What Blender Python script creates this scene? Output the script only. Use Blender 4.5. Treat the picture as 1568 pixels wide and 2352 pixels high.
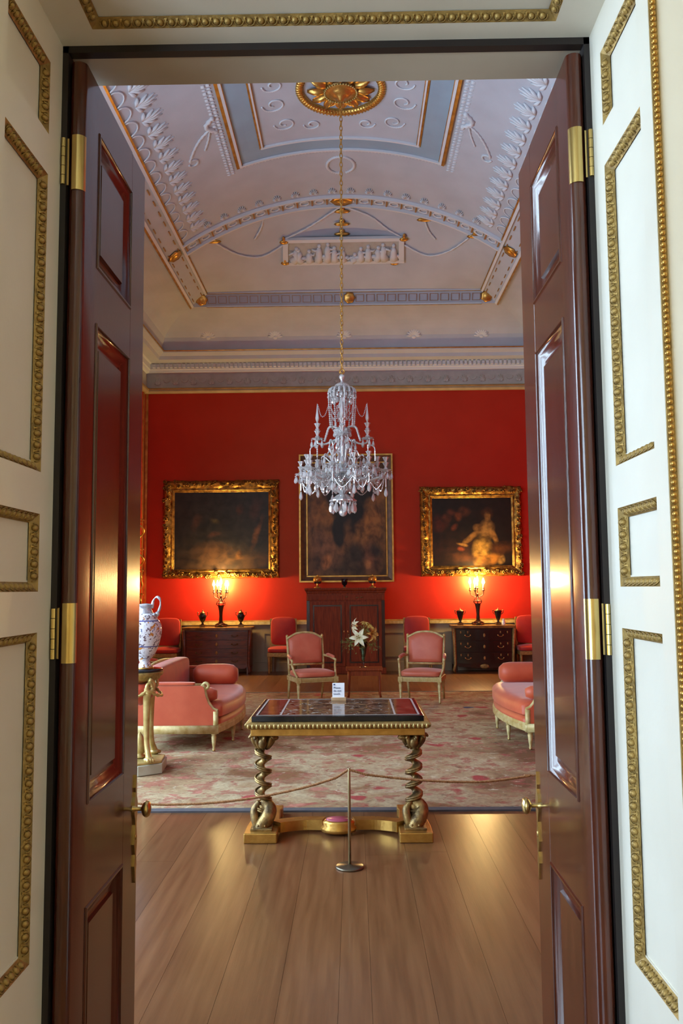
import bpy, bmesh, math, random
from mathutils import Vector, Matrix, noise
random.seed(7)
PI = math.pi
for o in list(bpy.data.objects): bpy.data.objects.remove(o)
SC = bpy.context.scene
COL = SC.collection

# ------------------------------------------------------------------ camera, world, light, exposure
F, CX, CY, EYE = 1930.0, 784.0, 1176.0, 1.60
def _cam_axes():
    y = Vector(((812-CX)/F, -(1350-CY)/F, -1)).normalized()
    z = Vector(((600-CX)/F, (CY+20160)/F, -1))
    z = (z - y*z.dot(y)).normalized()
    return y.cross(z), y, z
AX, AY, AZ = _cam_axes()
cam = bpy.data.cameras.new('camera'); cam_o = bpy.data.objects.new('camera', cam); COL.objects.link(cam_o)
cam.sensor_fit = 'VERTICAL'; cam.sensor_height = 36.0; cam.sensor_width = 24.0
cam.lens = F/2352*36.0; cam.clip_start = 0.05; cam.clip_end = 200
cam_o.matrix_world = Matrix.Translation((0, 0, EYE)) @ Matrix((AX, AY, AZ)).to_4x4()
SC.camera = cam_o
def ray(px, py):
    d = Vector(((px-CX)/F, -(py-CY)/F, -1))
    return Vector((AX.dot(d), AY.dot(d), AZ.dot(d)))
def at(px, py, Y):
    d = ray(px, py); return Vector((0, 0, EYE)) + d*(Y/d.y)
def onz(px, py, z=0.0):
    d = ray(px, py); return Vector((0, 0, EYE)) + d*((z-EYE)/d.z)

SKY_STRENGTH = 15.5
W = bpy.data.worlds.new('sky'); SC.world = W; W.use_nodes = True
bg = W.node_tree.nodes['Background']
bg.inputs[0].default_value = (0.60, 0.80, 1.0, 1); bg.inputs[1].default_value = SKY_STRENGTH
SC.view_settings.view_transform = 'Standard'; SC.view_settings.look = 'None'
SC.view_settings.exposure = 0.16; SC.view_settings.gamma = 1.0; SC.view_settings.use_curve_mapping = False
SC.cycles.use_denoising = True
SC.cycles.max_bounces = 7; SC.cycles.diffuse_bounces = 4; SC.cycles.glossy_bounces = 3
SC.cycles.transmission_bounces = 4; SC.cycles.transparent_max_bounces = 8
SC.cycles.caustics_reflective = False; SC.cycles.caustics_refractive = False
SC.cycles.sample_clamp_indirect = 6.0

# big room: x axis of symmetry RX, walls
RX = -0.13; XL, XR = RX-4.0, RX+4.0; YN, YF = 2.36, 16.5
# daylight windows, all in the left-hand walls (y centre, width, sill, head)
WINDOWS = [(3.6, 1.5, 0.5, 4.9), (5.8, 1.5, 0.5, 4.9), (8.0, 1.5, 0.5, 4.9)]
NEAR_X = 3.0
NEAR_WIN = (-1.4, 2.9, 0.6, 3.6)
def portal(name, x, yc, w, z0, z1):
    l = bpy.data.lights.new(name, 'AREA'); l.shape = 'RECTANGLE'; l.size = z1-z0; l.size_y = w
    l.cycles.is_portal = True
    o = bpy.data.objects.new(name, l); COL.objects.link(o)
    o.location = (x, yc, (z0+z1)/2)
    o.rotation_euler = (0, -PI/2, 0)      # -Z of the light looks to +X
    return o
for (yc, w, z0, z1) in WINDOWS: portal('window_portal', XL-0.25, yc, w, z0, z1)
portal('window_portal', -NEAR_X-0.25, NEAR_WIN[0], NEAR_WIN[1], NEAR_WIN[2], NEAR_WIN[3])

# ------------------------------------------------------------------ mesh helpers
class MB:
    def __init__(s): s.v = []; s.f = []
    def add(s, vs, fs):
        o = len(s.v); s.v += [tuple(v) for v in vs]; s.f += [tuple(i+o for i in f) for f in fs]; return s
    def box(s, x0, x1, y0, y1, z0, z1):
        v = [(x, y, z) for x in (x0, x1) for y in (y0, y1) for z in (z0, z1)]
        return s.add(v, [(0,1,3,2),(4,6,7,5),(0,4,5,1),(2,3,7,6),(0,2,6,4),(1,5,7,3)])
    def obox(s, c, a, b, d):      # oriented box: centre and three half vectors
        c, a, b, d = Vector(c), Vector(a), Vector(b), Vector(d)
        v = [c+a*i+b*j+d*k for i in (-1,1) for j in (-1,1) for k in (-1,1)]
        return s.add(v, [(0,1,3,2),(4,6,7,5),(0,4,5,1),(2,3,7,6),(0,2,6,4),(1,5,7,3)])
    def quad(s, a, b, c, d): return s.add([a, b, c, d], [(0,1,2,3)])
    def prism(s, pts, f0, f1):    # polygon; f0,f1 map (u,v) to 3D
        n = len(pts); v = [f0(*p) for p in pts]+[f1(*p) for p in pts]
        return s.add(v, [tuple(range(n)), tuple(range(2*n-1, n-1, -1))]+[(i, (i+1) % n, n+(i+1) % n, n+i) for i in range(n)])
    def tube(s, pts, r, n=8, cap=True):
        pts = [Vector(p) for p in pts]; m = len(pts)
        rs = list(r) if hasattr(r, '__len__') else [r]*m
        t0 = (pts[1]-pts[0]).normalized()
        u = t0.orthogonal().normalized(); V = []
        for i, p in enumerate(pts):
            t = (pts[min(i+1, m-1)]-pts[max(i-1, 0)])
            t = t.normalized() if t.length > 1e-9 else t0
            u = (u - t*u.dot(t)); u = u.normalized() if u.length > 1e-6 else t.orthogonal().normalized()
            w = t.cross(u)
            V += [p+(u*math.cos(2*PI*k/n)+w*math.sin(2*PI*k/n))*rs[i] for k in range(n)]
        Fs = [(i*n+k, i*n+(k+1) % n, (i+1)*n+(k+1) % n, (i+1)*n+k) for i in range(m-1) for k in range(n)]
        if cap: Fs += [tuple(range(n-1, -1, -1)), tuple(range((m-1)*n, m*n))]
        return s.add(V, Fs)
    def lathe(s, prof, c=(0,0,0), n=16, lobes=0, amp=0.0):   # prof: (r, z)
        V = []; m = len(prof)
        for r, z in prof:
            for k in range(n):
                a = 2*PI*k/n; rr = r*(1+(amp*math.cos(lobes*a) if lobes else 0))
                V.append((c[0]+rr*math.cos(a), c[1]+rr*math.sin(a), c[2]+z))
        Fs = [(i*n+k, i*n+(k+1) % n, (i+1)*n+(k+1) % n, (i+1)*n+k) for i in range(m-1) for k in range(n)]
        Fs += [tuple(range(n-1, -1, -1)), tuple(range((m-1)*n, m*n))]
        return s.add(V, Fs)
    def ell(s, c, r, nu=10, nv=6, M=None):
        if not hasattr(r, '__len__'): r = (r, r, r)
        V = []
        for j in range(nv+1):
            b = -PI/2+PI*j/nv
            for k in range(nu):
                a = 2*PI*k/nu
                p = Vector((r[0]*math.cos(b)*math.cos(a), r[1]*math.cos(b)*math.sin(a), r[2]*math.sin(b)))
                V.append(Vector(c)+(M @ p if M else p))
        Fs = [(j*nu+k, j*nu+(k+1) % nu, (j+1)*nu+(k+1) % nu, (j+1)*nu+k) for j in range(nv) for k in range(nu)]
        return s.add(V, Fs)
    def grid(s, fn, nu, nv):
        V = [fn(i/nu, j/nv) for j in range(nv+1) for i in range(nu+1)]
        return s.add(V, [(j*(nu+1)+i, j*(nu+1)+i+1, (j+1)*(nu+1)+i+1, (j+1)*(nu+1)+i) for j in range(nv) for i in range(nu)])
    def mesh(s, name, mat, smooth=False, weld=True):
        me = bpy.data.meshes.new(name); me.from_pydata(s.v, [], s.f)
        bm = bmesh.new(); bm.from_mesh(me)
        if weld: bmesh.ops.remove_doubles(bm, verts=bm.verts, dist=1e-5)
        bmesh.ops.recalc_face_normals(bm, faces=bm.faces)
        bm.to_mesh(me); bm.free()
        if smooth:
            me.polygons.foreach_set('use_smooth', [True]*len(me.polygons))
        if mat: me.materials.append(mat)
        me.update(); return me
    def build(s, name, mat, parent=None, smooth=False, bevel=0, seg=2):
        me = s.mesh(name, mat, smooth)
        if bevel:
            bm = bmesh.new(); bm.from_mesh(me)
            es = [e for e in bm.edges if len(e.link_faces) == 2 and e.calc_face_angle(0) > 0.5]
            bmesh.ops.bevel(bm, geom=es, offset=bevel, segments=seg, affect='EDGES', profile=0.5, clamp_overlap=True)
            bm.to_mesh(me); bm.free()
            me.polygons.foreach_set('use_smooth', [True]*len(me.polygons)) if smooth else None
        return link(name, me, parent)
def link(name, me, parent=None, loc=None, M=None):
    o = bpy.data.objects.new(name, me); COL.objects.link(o)
    if parent: o.parent = parent
    if M is not None: o.matrix_local = M
    elif loc is not None: o.location = loc
    return o
def smooth_angle(o, ang=40):
    me = o.data
    me.polygons.foreach_set('use_smooth', [True]*len(me.polygons))
    bm = bmesh.new(); bm.from_mesh(me); a = math.radians(ang)
    for e in bm.edges: e.smooth = not (len(e.link_faces) == 2 and e.calc_face_angle(0) > a)
    bm.to_mesh(me); bm.free(); return o
def thing(name, label, cat, loc=(0,0,0), rz=0.0, group=None):
    o = bpy.data.objects.new(name, None); COL.objects.link(o); o.empty_display_size = 0.1
    o.location = loc; o.rotation_euler = (0, 0, rz)
    tag(o, label, cat, group); return o
def tag(o, label, cat, group=None):
    o['label'] = label; o['category'] = cat
    if group: o['group'] = group
    return o
def struct(o, label=None):
    o['kind'] = 'structure'
    if label: o['label'] = label
    return o
def stuff(o): o['kind'] = 'stuff'; return o
def sempty(name, label):
    o = bpy.data.objects.new(name, None); COL.objects.link(o); return struct(o, label)
def copy_tree(o, parent=None):
    c = o.copy(); COL.objects.link(c); c.parent = parent
    for ch in list(o.children): copy_tree(ch, c)
    return c
def frameM(o, x, y, z, sc=(1,1,1)):
    x, y, z = Vector(x).normalized()*sc[0], Vector(y).normalized()*sc[1], Vector(z).normalized()*sc[2]
    return Matrix(((x.x,y.x,z.x,o[0]),(x.y,y.y,z.y,o[1]),(x.z,y.z,z.z,o[2]),(0,0,0,1)))
def arc(c, r, a0, a1, n, ux=(1,0,0), uy=(0,0,1)):
    ux, uy, c = Vector(ux), Vector(uy), Vector(c)
    return [c+ux*(r*math.cos(a0+(a1-a0)*i/n))+uy*(r*math.sin(a0+(a1-a0)*i/n)) for i in range(n+1)]
def spline(pts, n=6):
    P = [Vector(p) for p in pts]; out = []
    for i in range(len(P)-1):
        p0, p1, p2, p3 = P[max(i-1,0)], P[i], P[i+1], P[min(i+2,len(P)-1)]
        for k in range(n):
            t = k/n
            out.append(0.5*((2*p1)+(p2-p0)*t+(2*p0-5*p1+4*p2-p3)*t*t+(3*p1-p0-3*p2+p3)*t**3))
    return out+[P[-1]]

# ------------------------------------------------------------------ materials
def lin(c):
    if isinstance(c, (tuple, list)) and max(c) > 1.0:
        f = lambda v: (v/255/12.92 if v/255 <= 0.04045 else ((v/255+0.055)/1.055)**2.4)
        return (f(c[0]), f(c[1]), f(c[2]), 1)
    return (c[0], c[1], c[2], 1)
def newmat(name):
    m = bpy.data.materials.new(name); m.use_nodes = True
    nt = m.node_tree; return m, nt, nt.nodes['Principled BSDF']
def N(nt, t, **kw):
    n = nt.nodes.new(t)
    for k, v in kw.items():
        if k[0] == 'i' and k[1:].isdigit(): n.inputs[int(k[1:])].default_value = v
        else: setattr(n, k, v)
    return n
def coords(nt, kind='Object', scale=(1,1,1), rot=(0,0,0)):
    tc = N(nt, 'ShaderNodeTexCoord'); mp = N(nt, 'ShaderNodeMapping')
    mp.inputs['Scale'].default_value = scale; mp.inputs['Rotation'].default_value = rot
    nt.links.new(tc.outputs[kind], mp.inputs['Vector']); return mp.outputs[0]
def ramp(nt, fac, stops, interp='LINEAR'):
    r = N(nt, 'ShaderNodeValToRGB'); r.color_ramp.interpolation = interp
    e = r.color_ramp.elements
    while len(e) < len(stops): e.new(0.5)
    for i, (p, c) in enumerate(stops): e[i].position = p; e[i].color = lin(c)
    nt.links.new(fac, r.inputs[0]); return r.outputs[0]
def mixc(nt, fac, a, b, mode='MIX'):
    m = N(nt, 'ShaderNodeMix', data_type='RGBA', blend_type=mode)
    if isinstance(fac, (int, float)): m.inputs[0].default_value = fac
    else: nt.links.new(fac, m.inputs[0])
    for s, i in ((a, 6), (b, 7)):
        if isinstance(s, tuple): m.inputs[i].default_value = lin(s)
        else: nt.links.new(s, m.inputs[i])
    return m.outputs[2]
def bump(nt, bsdf, h, strength=0.3, dist=0.01):
    b = N(nt, 'ShaderNodeBump'); b.inputs['Strength'].default_value = strength; b.inputs['Distance'].default_value = dist
    nt.links.new(h, b.inputs['Height']); nt.links.new(b.outputs[0], bsdf.inputs['Normal'])
def MAT(name, c, rough=0.5, metal=0.0, c2=None, scale=6.0, stretch=(1,1,1), bmp=0.0, bscale=40.0, coat=0.0, spec=0.5, sheen=0.0, rnd=0.0, lo=0.35, hi=0.65):
    m, nt, b = newmat(name)
    b.inputs['Base Color'].default_value = lin(c); b.inputs['Roughness'].default_value = rough
    b.inputs['Metallic'].default_value = metal; b.inputs['Coat Weight'].default_value = coat
    b.inputs['Coat Roughness'].default_value = 0.08; b.inputs['Specular IOR Level'].default_value = spec
    if sheen: b.inputs['Sheen Weight'].default_value = sheen; b.inputs['Sheen Roughness'].default_value = 0.4
    vec = coords(nt, 'Object', stretch)
    out = None
    if c2 is not None:
        n = N(nt, 'ShaderNodeTexNoise'); n.inputs['Scale'].default_value = scale; n.inputs['Detail'].default_value = 5
        nt.links.new(vec, n.inputs['Vector']); out = ramp(nt, n.outputs[0], [(lo, c), (hi, c2)])
    if rnd:
        oi = N(nt, 'ShaderNodeObjectInfo'); hs = N(nt, 'ShaderNodeHueSaturation')
        mr = N(nt, 'ShaderNodeMapRange'); mr.inputs[3].default_value = 1-rnd; mr.inputs[4].default_value = 1+rnd
        nt.links.new(oi.outputs['Random'], mr.inputs[0]); nt.links.new(mr.outputs[0], hs.inputs['Value'])
        if out is None: hs.inputs['Color'].default_value = lin(c)
        else: nt.links.new(out, hs.inputs['Color'])
        out = hs.outputs[0]
    if out is not None: nt.links.new(out, b.inputs['Base Color'])
    if bmp:
        n2 = N(nt, 'ShaderNodeTexNoise'); n2.inputs['Scale'].default_value = bscale; n2.inputs['Detail'].default_value = 3
        nt.links.new(vec, n2.inputs['Vector']); bump(nt, b, n2.outputs[0], bmp, 0.01)
    return m
WHITE = MAT('cream_white_paint', (230,224,208), 0.45, c2=(224,217,200), scale=3, bmp=0.03, bscale=90)
SOFFIT = MAT('stone_paint', (196,186,166), 0.6, c2=(186,176,156), scale=3)
PLASTER = MAT('ceiling_plaster', (186,191,202), 0.75, c2=(177,182,193), scale=2.0, bmp=0.08, bscale=60)
PLASTER2 = MAT('relief_plaster', (208,211,217), 0.7)
BLUE = MAT('blue_grey_plaster', (146,168,186), 0.75, c2=(140,160,178), scale=3)
GREYB = MAT('grey_frieze_plaster', (178,176,172), 0.7, c2=(166,164,160), scale=8)
GILT = MAT('gilding', (0.72,0.43,0.11), 0.33, 0.85, c2=(0.50,0.27,0.06), scale=9, bmp=0.15, bscale=60)
OLDGILT = MAT('aged_gilding', (0.46,0.30,0.09), 0.5, 0.55, c2=(0.26,0.165,0.05), scale=30, bmp=0.25, bscale=160)
FRAMEGILT = MAT('carved_frame_gilding', (0.42,0.22,0.045), 0.38, 0.8, c2=(0.13,0.065,0.014), scale=14, bmp=0.6, bscale=45)
PALEGILT = MAT('pale_gilding', (0.64,0.50,0.20), 0.38, 0.45, c2=(0.44,0.32,0.10), scale=14, bmp=0.1, bscale=60)
CREAMGILT = MAT('cream_and_gold_paint', (206,190,136), 0.45, 0.1, c2=(176,150,86), scale=16)
BRASS = MAT('polished_brass', (0.62,0.45,0.16), 0.25, 0.95, c2=(0.5,0.36,0.13), scale=8)
BRONZE = MAT('dark_bronze', (0.10,0.055,0.02), 0.4, 0.7, c2=(0.2,0.11,0.035), scale=20)
BLACK = MAT('dark_frame_paint', (30,22,20), 0.55, c2=(22,16,16), scale=4)
SALMON = MAT('salmon_silk', (200,92,56), 0.5, c2=(188,79,46), scale=5, sheen=0.4, bmp=0.1, bscale=14)
PINKSILK = MAT('pink_silk', (204,112,84), 0.5, c2=(194,98,71), scale=5, sheen=0.3, bmp=0.1, bscale=14)
ORANGE = MAT('coral_silk', (196,74,42), 0.6, c2=(180,62,36), scale=5, sheen=0.3)
REDCH = MAT('crimson_silk', (178,38,24), 0.6, c2=(164,30,20), scale=6, sheen=0.3)
DADO = MAT('dado_stone_paint', (150,132,104), 0.55, c2=(140,122,96), scale=3)
PORC = None
def wood(name, c, c2, rough, coat=0.0, stretch=(14,14,1.2), rnd=0.0, spec=0.5, scale=4):
    return MAT(name, c, rough, c2=c2, scale=scale, stretch=stretch, coat=coat, rnd=rnd, spec=spec, bmp=0.04, bscale=20, lo=0.3, hi=0.7)
BOUNCEW = MAT('bounce_ochre_paint', (236,204,148), 0.6, c2=(230,196,138), scale=3)  # for unseen anteroom walls: ochre chosen to bounce warm light onto the left reveal
CANDB = MAT('candelabrum_bronze', (0.035,0.014,0.006), 0.55, 0.4, c2=(0.06,0.025,0.01), scale=20)
MAHOG = wood('mahogany', (84,38,22), (60,25,14), 0.22, coat=0.3)
MAHOGD = wood('dark_mahogany', (58,26,18), (40,17,12), 0.25, coat=0.3)
CHEST = wood('rosewood_veneer', (120,60,34), (72,32,20), 0.3, coat=0.3, stretch=(1.5,10,10))
CABW = wood('walnut_veneer', (146,66,28), (106,44,19), 0.5, coat=0.0, spec=0.2)
LACQ = MAT('black_lacquer', (26,18,14), 0.2, c2=(50,30,16), scale=7, coat=0.4, lo=0.5, hi=0.75)
FLOORM = wood('oak_boards', (128,89,57), (103,67,40), 0.28, coat=0.15, stretch=(9,0.5,9), rnd=0.17, scale=3)
def silk():
    m, nt, b = newmat('red_damask'); b.inputs['Roughness'].default_value = 0.5
    v = coords(nt, 'Object', (1,1,1))
    n = N(nt, 'ShaderNodeTexNoise'); n.inputs['Scale'].default_value = 2.2; n.inputs['Detail'].default_value = 6; nt.links.new(v, n.inputs['Vector'])
    vo = N(nt, 'ShaderNodeTexVoronoi'); vo.inputs['Scale'].default_value = 3.2; nt.links.new(coords(nt, 'Object', (1,1,0.6)), vo.inputs['Vector'])
    c1 = ramp(nt, n.outputs[0], [(0.3, (174,30,26)), (0.7, (182,37,30))])
    c2 = mixc(nt, ramp(nt, vo.outputs['Distance'], [(0.25, (0,0,0)), (0.32, (60,60,60))]), c1, (190,43,34))
    nt.links.new(c2, b.inputs['Base Color'])
    b.inputs['Specular IOR Level'].default_value = 0.7; b.inputs['Roughness'].default_value = 0.46; b.inputs['Specular Tint'].default_value = (1.0, 0.48, 0.18, 1)
    return m
SILK = silk()
def glassy():
    m, nt, b = newmat('cut_crystal'); nt.nodes.remove(b); out = nt.nodes['Material Output']
    g = N(nt, 'ShaderNodeBsdfGlossy'); g.inputs['Roughness'].default_value = 0.06; g.inputs['Color'].default_value = (0.97,0.98,1,1)
    t = N(nt, 'ShaderNodeBsdfTransparent'); t.inputs['Color'].default_value = (0.95,0.97,1,1)
    d = N(nt, 'ShaderNodeBsdfDiffuse'); d.inputs['Color'].default_value = (1,0.99,0.97,1)
    tr = N(nt, 'ShaderNodeBsdfTranslucent'); tr.inputs['Color'].default_value = (1,0.99,0.97,1)
    a = N(nt, 'ShaderNodeMixShader'); a.inputs[0].default_value = 0.5
    nt.links.new(d.outputs[0], a.inputs[1]); nt.links.new(tr.outputs[0], a.inputs[2])
    b1 = N(nt, 'ShaderNodeMixShader'); b1.inputs[0].default_value = 0.92
    nt.links.new(t.outputs[0], b1.inputs[1]); nt.links.new(a.outputs[0], b1.inputs[2])
    lw = N(nt, 'ShaderNodeFresnel'); lw.inputs[0].default_value = 1.9
    mr = N(nt, 'ShaderNodeMapRange'); mr.inputs[3].default_value = 0.24; mr.inputs[4].default_value = 0.9
    nt.links.new(lw.outputs[0], mr.inputs[0])
    c = N(nt, 'ShaderNodeMixShader'); nt.links.new(mr.outputs[0], c.inputs[0])
    nt.links.new(b1.outputs[0], c.inputs[1]); nt.links.new(g.outputs[0], c.inputs[2])
    nt.links.new(c.outputs[0], out.inputs[0]); return m
CRYSTAL = glassy()
def clear_glass():
    m, nt, b = newmat('clear_glass'); nt.nodes.remove(b); out = nt.nodes['Material Output']
    g = N(nt, 'ShaderNodeBsdfGlossy'); g.inputs['Roughness'].default_value = 0.05
    t = N(nt, 'ShaderNodeBsdfTransparent'); t.inputs['Color'].default_value = (0.80,0.86,0.84,1)
    f = N(nt, 'ShaderNodeFresnel'); f.inputs[0].default_value = 1.5
    x = N(nt, 'ShaderNodeMixShader'); nt.links.new(f.outputs[0], x.inputs[0])
    nt.links.new(t.outputs[0], x.inputs[1]); nt.links.new(g.outputs[0], x.inputs[2]); nt.links.new(x.outputs[0], out.inputs[0]); return m
GLASS = clear_glass()
def emit(name, c, s):
    m, nt, b = newmat(name); b.inputs['Base Color'].default_value = lin(c)
    b.inputs['Emission Color'].default_value = lin(c); b.inputs['Emission Strength'].default_value = s; return m
def rug_mat():
    m, nt, b = newmat('floral_carpet'); b.inputs['Roughness'].default_value = 0.95; b.inputs['Specular IOR Level'].default_value = 0.1
    v = coords(nt, 'Object', (1,1,1))
    w = N(nt, 'ShaderNodeTexNoise'); w.inputs['Scale'].default_value = 3.0; w.inputs['Detail'].default_value = 4; nt.links.new(v, w.inputs['Vector'])
    vm = N(nt, 'ShaderNodeVectorMath', operation='MULTIPLY_ADD'); nt.links.new(w.outputs['Color'], vm.inputs[0]); vm.inputs[1].default_value = (0.3,0.3,0.0); nt.links.new(v, vm.inputs[2])
    def noise_(s, d=4, r=0.6):
        n = N(nt, 'ShaderNodeTexNoise'); n.inputs['Scale'].default_value = s; n.inputs['Detail'].default_value = d; n.inputs['Roughness'].default_value = r
        nt.links.new(vm.outputs[0], n.inputs['Vector']); return n.outputs[0]
    base = ramp(nt, noise_(0.9, 5), [(0.36, (126,92,64)), (0.46, (174,147,110)), (0.54, (192,174,138)), (0.63, (146,108,74))])
    c = base
    def flowers(scale, r0, r1, col, rnd_=0.9, off=0.0):
        vo = N(nt, 'ShaderNodeTexVoronoi'); vo.inputs['Scale'].default_value = scale; vo.inputs['Randomness'].default_value = rnd_
        vv = N(nt, 'ShaderNodeVectorMath', operation='ADD'); nt.links.new(vm.outputs[0], vv.inputs[0]); vv.inputs[1].default_value = (off, off*0.7, 0)
        nt.links.new(vv.outputs[0], vo.inputs['Vector'])
        return mixc(nt, ramp(nt, vo.outputs['Distance'], [(r0, (255,255,255)), (r1, (0,0,0))]), c, col)
    c = mixc(nt, ramp(nt, noise_(5.0, 6, 0.7), [(0.52, (0,0,0)), (0.59, (235,235,235))]), c, (166,102,84))
    c = flowers(2.2, 0.15, 0.22, (172,74,72))
    c = flowers(3.6, 0.14, 0.22, (190,128,108), off=3.3)
    c = mixc(nt, ramp(nt, noise_(9.0, 6, 0.7), [(0.33, (240,240,240)), (0.41, (0,0,0))]), c, (208,196,168))
    c = mixc(nt, ramp(nt, noise_(7.0, 6, 0.7), [(0.33, (220,220,220)), (0.40, (0,0,0))]), c, (108,80,62))
    c = mixc(nt, ramp(nt, noise_(11.0, 6, 0.7), [(0.58, (0,0,0)), (0.66, (215,215,215))]), c, (146,58,56))
    c = flowers(1.1, 0.06, 0.09, (70,80,108), off=7.7)
    fine = N(nt, 'ShaderNodeTexNoise'); fine.inputs['Scale'].default_value = 38; fine.inputs['Detail'].default_value = 4; nt.links.new(v, fine.inputs['Vector'])
    c = mixc(nt, ramp(nt, fine.outputs[0], [(0.40, (140,140,140)), (0.60, (0,0,0))]), c, (112,82,70))
    nt.links.new(c, b.inputs['Base Color']); return m
RUG = rug_mat()
RUGB = MAT('rug_edge_binding', (74,74,82), 0.9, c2=(92,88,90), scale=10)
def painting(name, bgc, bg2, blobs, warp=0.10, nscale=5, tone=0.5):
    m, nt, b = newmat(name); b.inputs['Roughness'].default_value = 0.42; b.inputs['Specular IOR Level'].default_value = 0.35
    tc = N(nt, 'ShaderNodeTexCoord')
    n = N(nt, 'ShaderNodeTexNoise'); n.inputs['Scale'].default_value = nscale; n.inputs['Detail'].default_value = 5; nt.links.new(tc.outputs['Generated'], n.inputs['Vector'])
    ad = N(nt, 'ShaderNodeVectorMath', operation='MULTIPLY_ADD'); nt.links.new(n.outputs['Color'], ad.inputs[0])
    ad.inputs[1].default_value = (warp, 0, warp); nt.links.new(tc.outputs['Generated'], ad.inputs[2])
    su = N(nt, 'ShaderNodeVectorMath', operation='SUBTRACT'); nt.links.new(ad.outputs[0], su.inputs[0]); su.inputs[1].default_value = (warp/2, 0, warp/2)
    n2 = N(nt, 'ShaderNodeTexNoise'); n2.inputs['Scale'].default_value = 3; n2.inputs['Detail'].default_value = 6; nt.links.new(tc.outputs['Generated'], n2.inputs['Vector'])
    c = ramp(nt, n2.outputs[0], [(0.35, bgc), (0.65, bg2)])
    n3 = N(nt, 'ShaderNodeTexNoise'); n3.inputs['Scale'].default_value = 11; n3.inputs['Detail'].default_value = 6; nt.links.new(su.outputs[0], n3.inputs['Vector'])
    for (u, v, ru, rv, ang, col, soft) in blobs:
        mp = N(nt, 'ShaderNodeMapping', vector_type='TEXTURE')
        mp.inputs['Location'].default_value = (u, 0.5, v); mp.inputs['Rotation'].default_value = (0, ang, 0); mp.inputs['Scale'].default_value = (ru, 1e4, rv)
        nt.links.new(su.outputs[0], mp.inputs['Vector'])
        ln = N(nt, 'ShaderNodeVectorMath', operation='LENGTH'); nt.links.new(mp.outputs[0], ln.inputs[0])
        mr = N(nt, 'ShaderNodeMapRange'); mr.inputs[1].default_value = 1-soft; mr.inputs[2].default_value = 1+soft; mr.inputs[3].default_value = 1; mr.inputs[4].default_value = 0
        nt.links.new(ln.outputs['Value'], mr.inputs[0]); c = mixc(nt, mr.outputs[0], c, col)
    c = mixc(nt, 1.0, c, ramp(nt, n3.outputs[0], [(0.35, (150,146,140)), (0.62, (255,255,255))]), 'MULTIPLY'); vm_ = N(nt, 'ShaderNodeVectorMath', operation='SCALE'); nt.links.new(c, vm_.inputs[0]); vm_.inputs['Scale'].default_value = tone; c = vm_.outputs[0]
    nt.links.new(c, b.inputs['Base Color']); return m
# ------------------------------------------------------------------ structure: shell of both rooms
# floor boards run in depth
floor = sempty('floor', 'wide polished oak floorboards running into the room')
struct(MB().box(-4.3, 4.2, 2.3, 16.7, -0.12, -0.02).build('wall_subfloor', MAHOGD)).name = 'floor_base'
EDGES = [-4.13,-3.87,-3.62,-3.36,-3.11,-2.85,-2.6,-2.34,-2.09,-1.83,-1.58,-1.32,-1.07,-0.81,-0.556,-0.31,-0.075,0.055,0.30,0.55,0.80,1.05,1.30,1.55,1.80,2.05,2.30,2.55,2.80,3.05,3.30,3.55,3.87]
pm = {}
for i in range(len(EDGES)-1):
    x0, x1 = EDGES[i], EDGES[i+1]
    y = 2.24 if i % 2 else 2.24
    cuts = [2.24] + sorted(random.uniform(a, b) for a, b in ((5.0, 6.8), (8.6, 10.4), (12.3, 14.2))) + [16.5]
    for a, b in zip(cuts, cuts[1:]):
        m = MB(); m.box(x0+0.0006, x1-0.0006, a+0.0006, b-0.0006, -0.02, 0.0)
        m.build('floorboard', FLOORM, floor)
# near room (where the camera stands)
struct(MB().box(-NEAR_X-0.3, NEAR_X+0.3, -4.3, 2.24, -0.12, 0.0).build('floor_anteroom', FLOORM), 'floor of the anteroom before the doorway')
NZ = 4.3
struct(MB().box(-NEAR_X-0.3, NEAR_X+0.3, -4.3, 1.77, NZ, NZ+0.1).build('ceiling_anteroom', WHITE), 'white ceiling of the anteroom')
struct(MB().box(-NEAR_X-0.3, NEAR_X+0.3, -4.3, -4.2, 0, NZ).build('wall_anteroom_back', BOUNCEW), 'unseen wall behind the viewer, ochre to bounce warm light')
struct(MB().box(NEAR_X, NEAR_X+0.3, -4.2, 1.77, 0, NZ).build('wall_anteroom_right', BOUNCEW), 'unseen side wall of the anteroom, ochre to bounce warm light')
m = MB(); yc, w, z0, z1 = NEAR_WIN
m.box(-NEAR_X-0.3, -NEAR_X, -4.2, yc-w/2, 0, NZ).box(-NEAR_X-0.3, -NEAR_X, yc+w/2, 1.77, 0, NZ)
m.box(-NEAR_X-0.3, -NEAR_X, yc-w/2, yc+w/2, 0, z0).box(-NEAR_X-0.3, -NEAR_X, yc-w/2, yc+w/2, z1, NZ)
struct(m.build('wall_anteroom_left', WHITE), 'white window wall of the anteroom')
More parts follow.
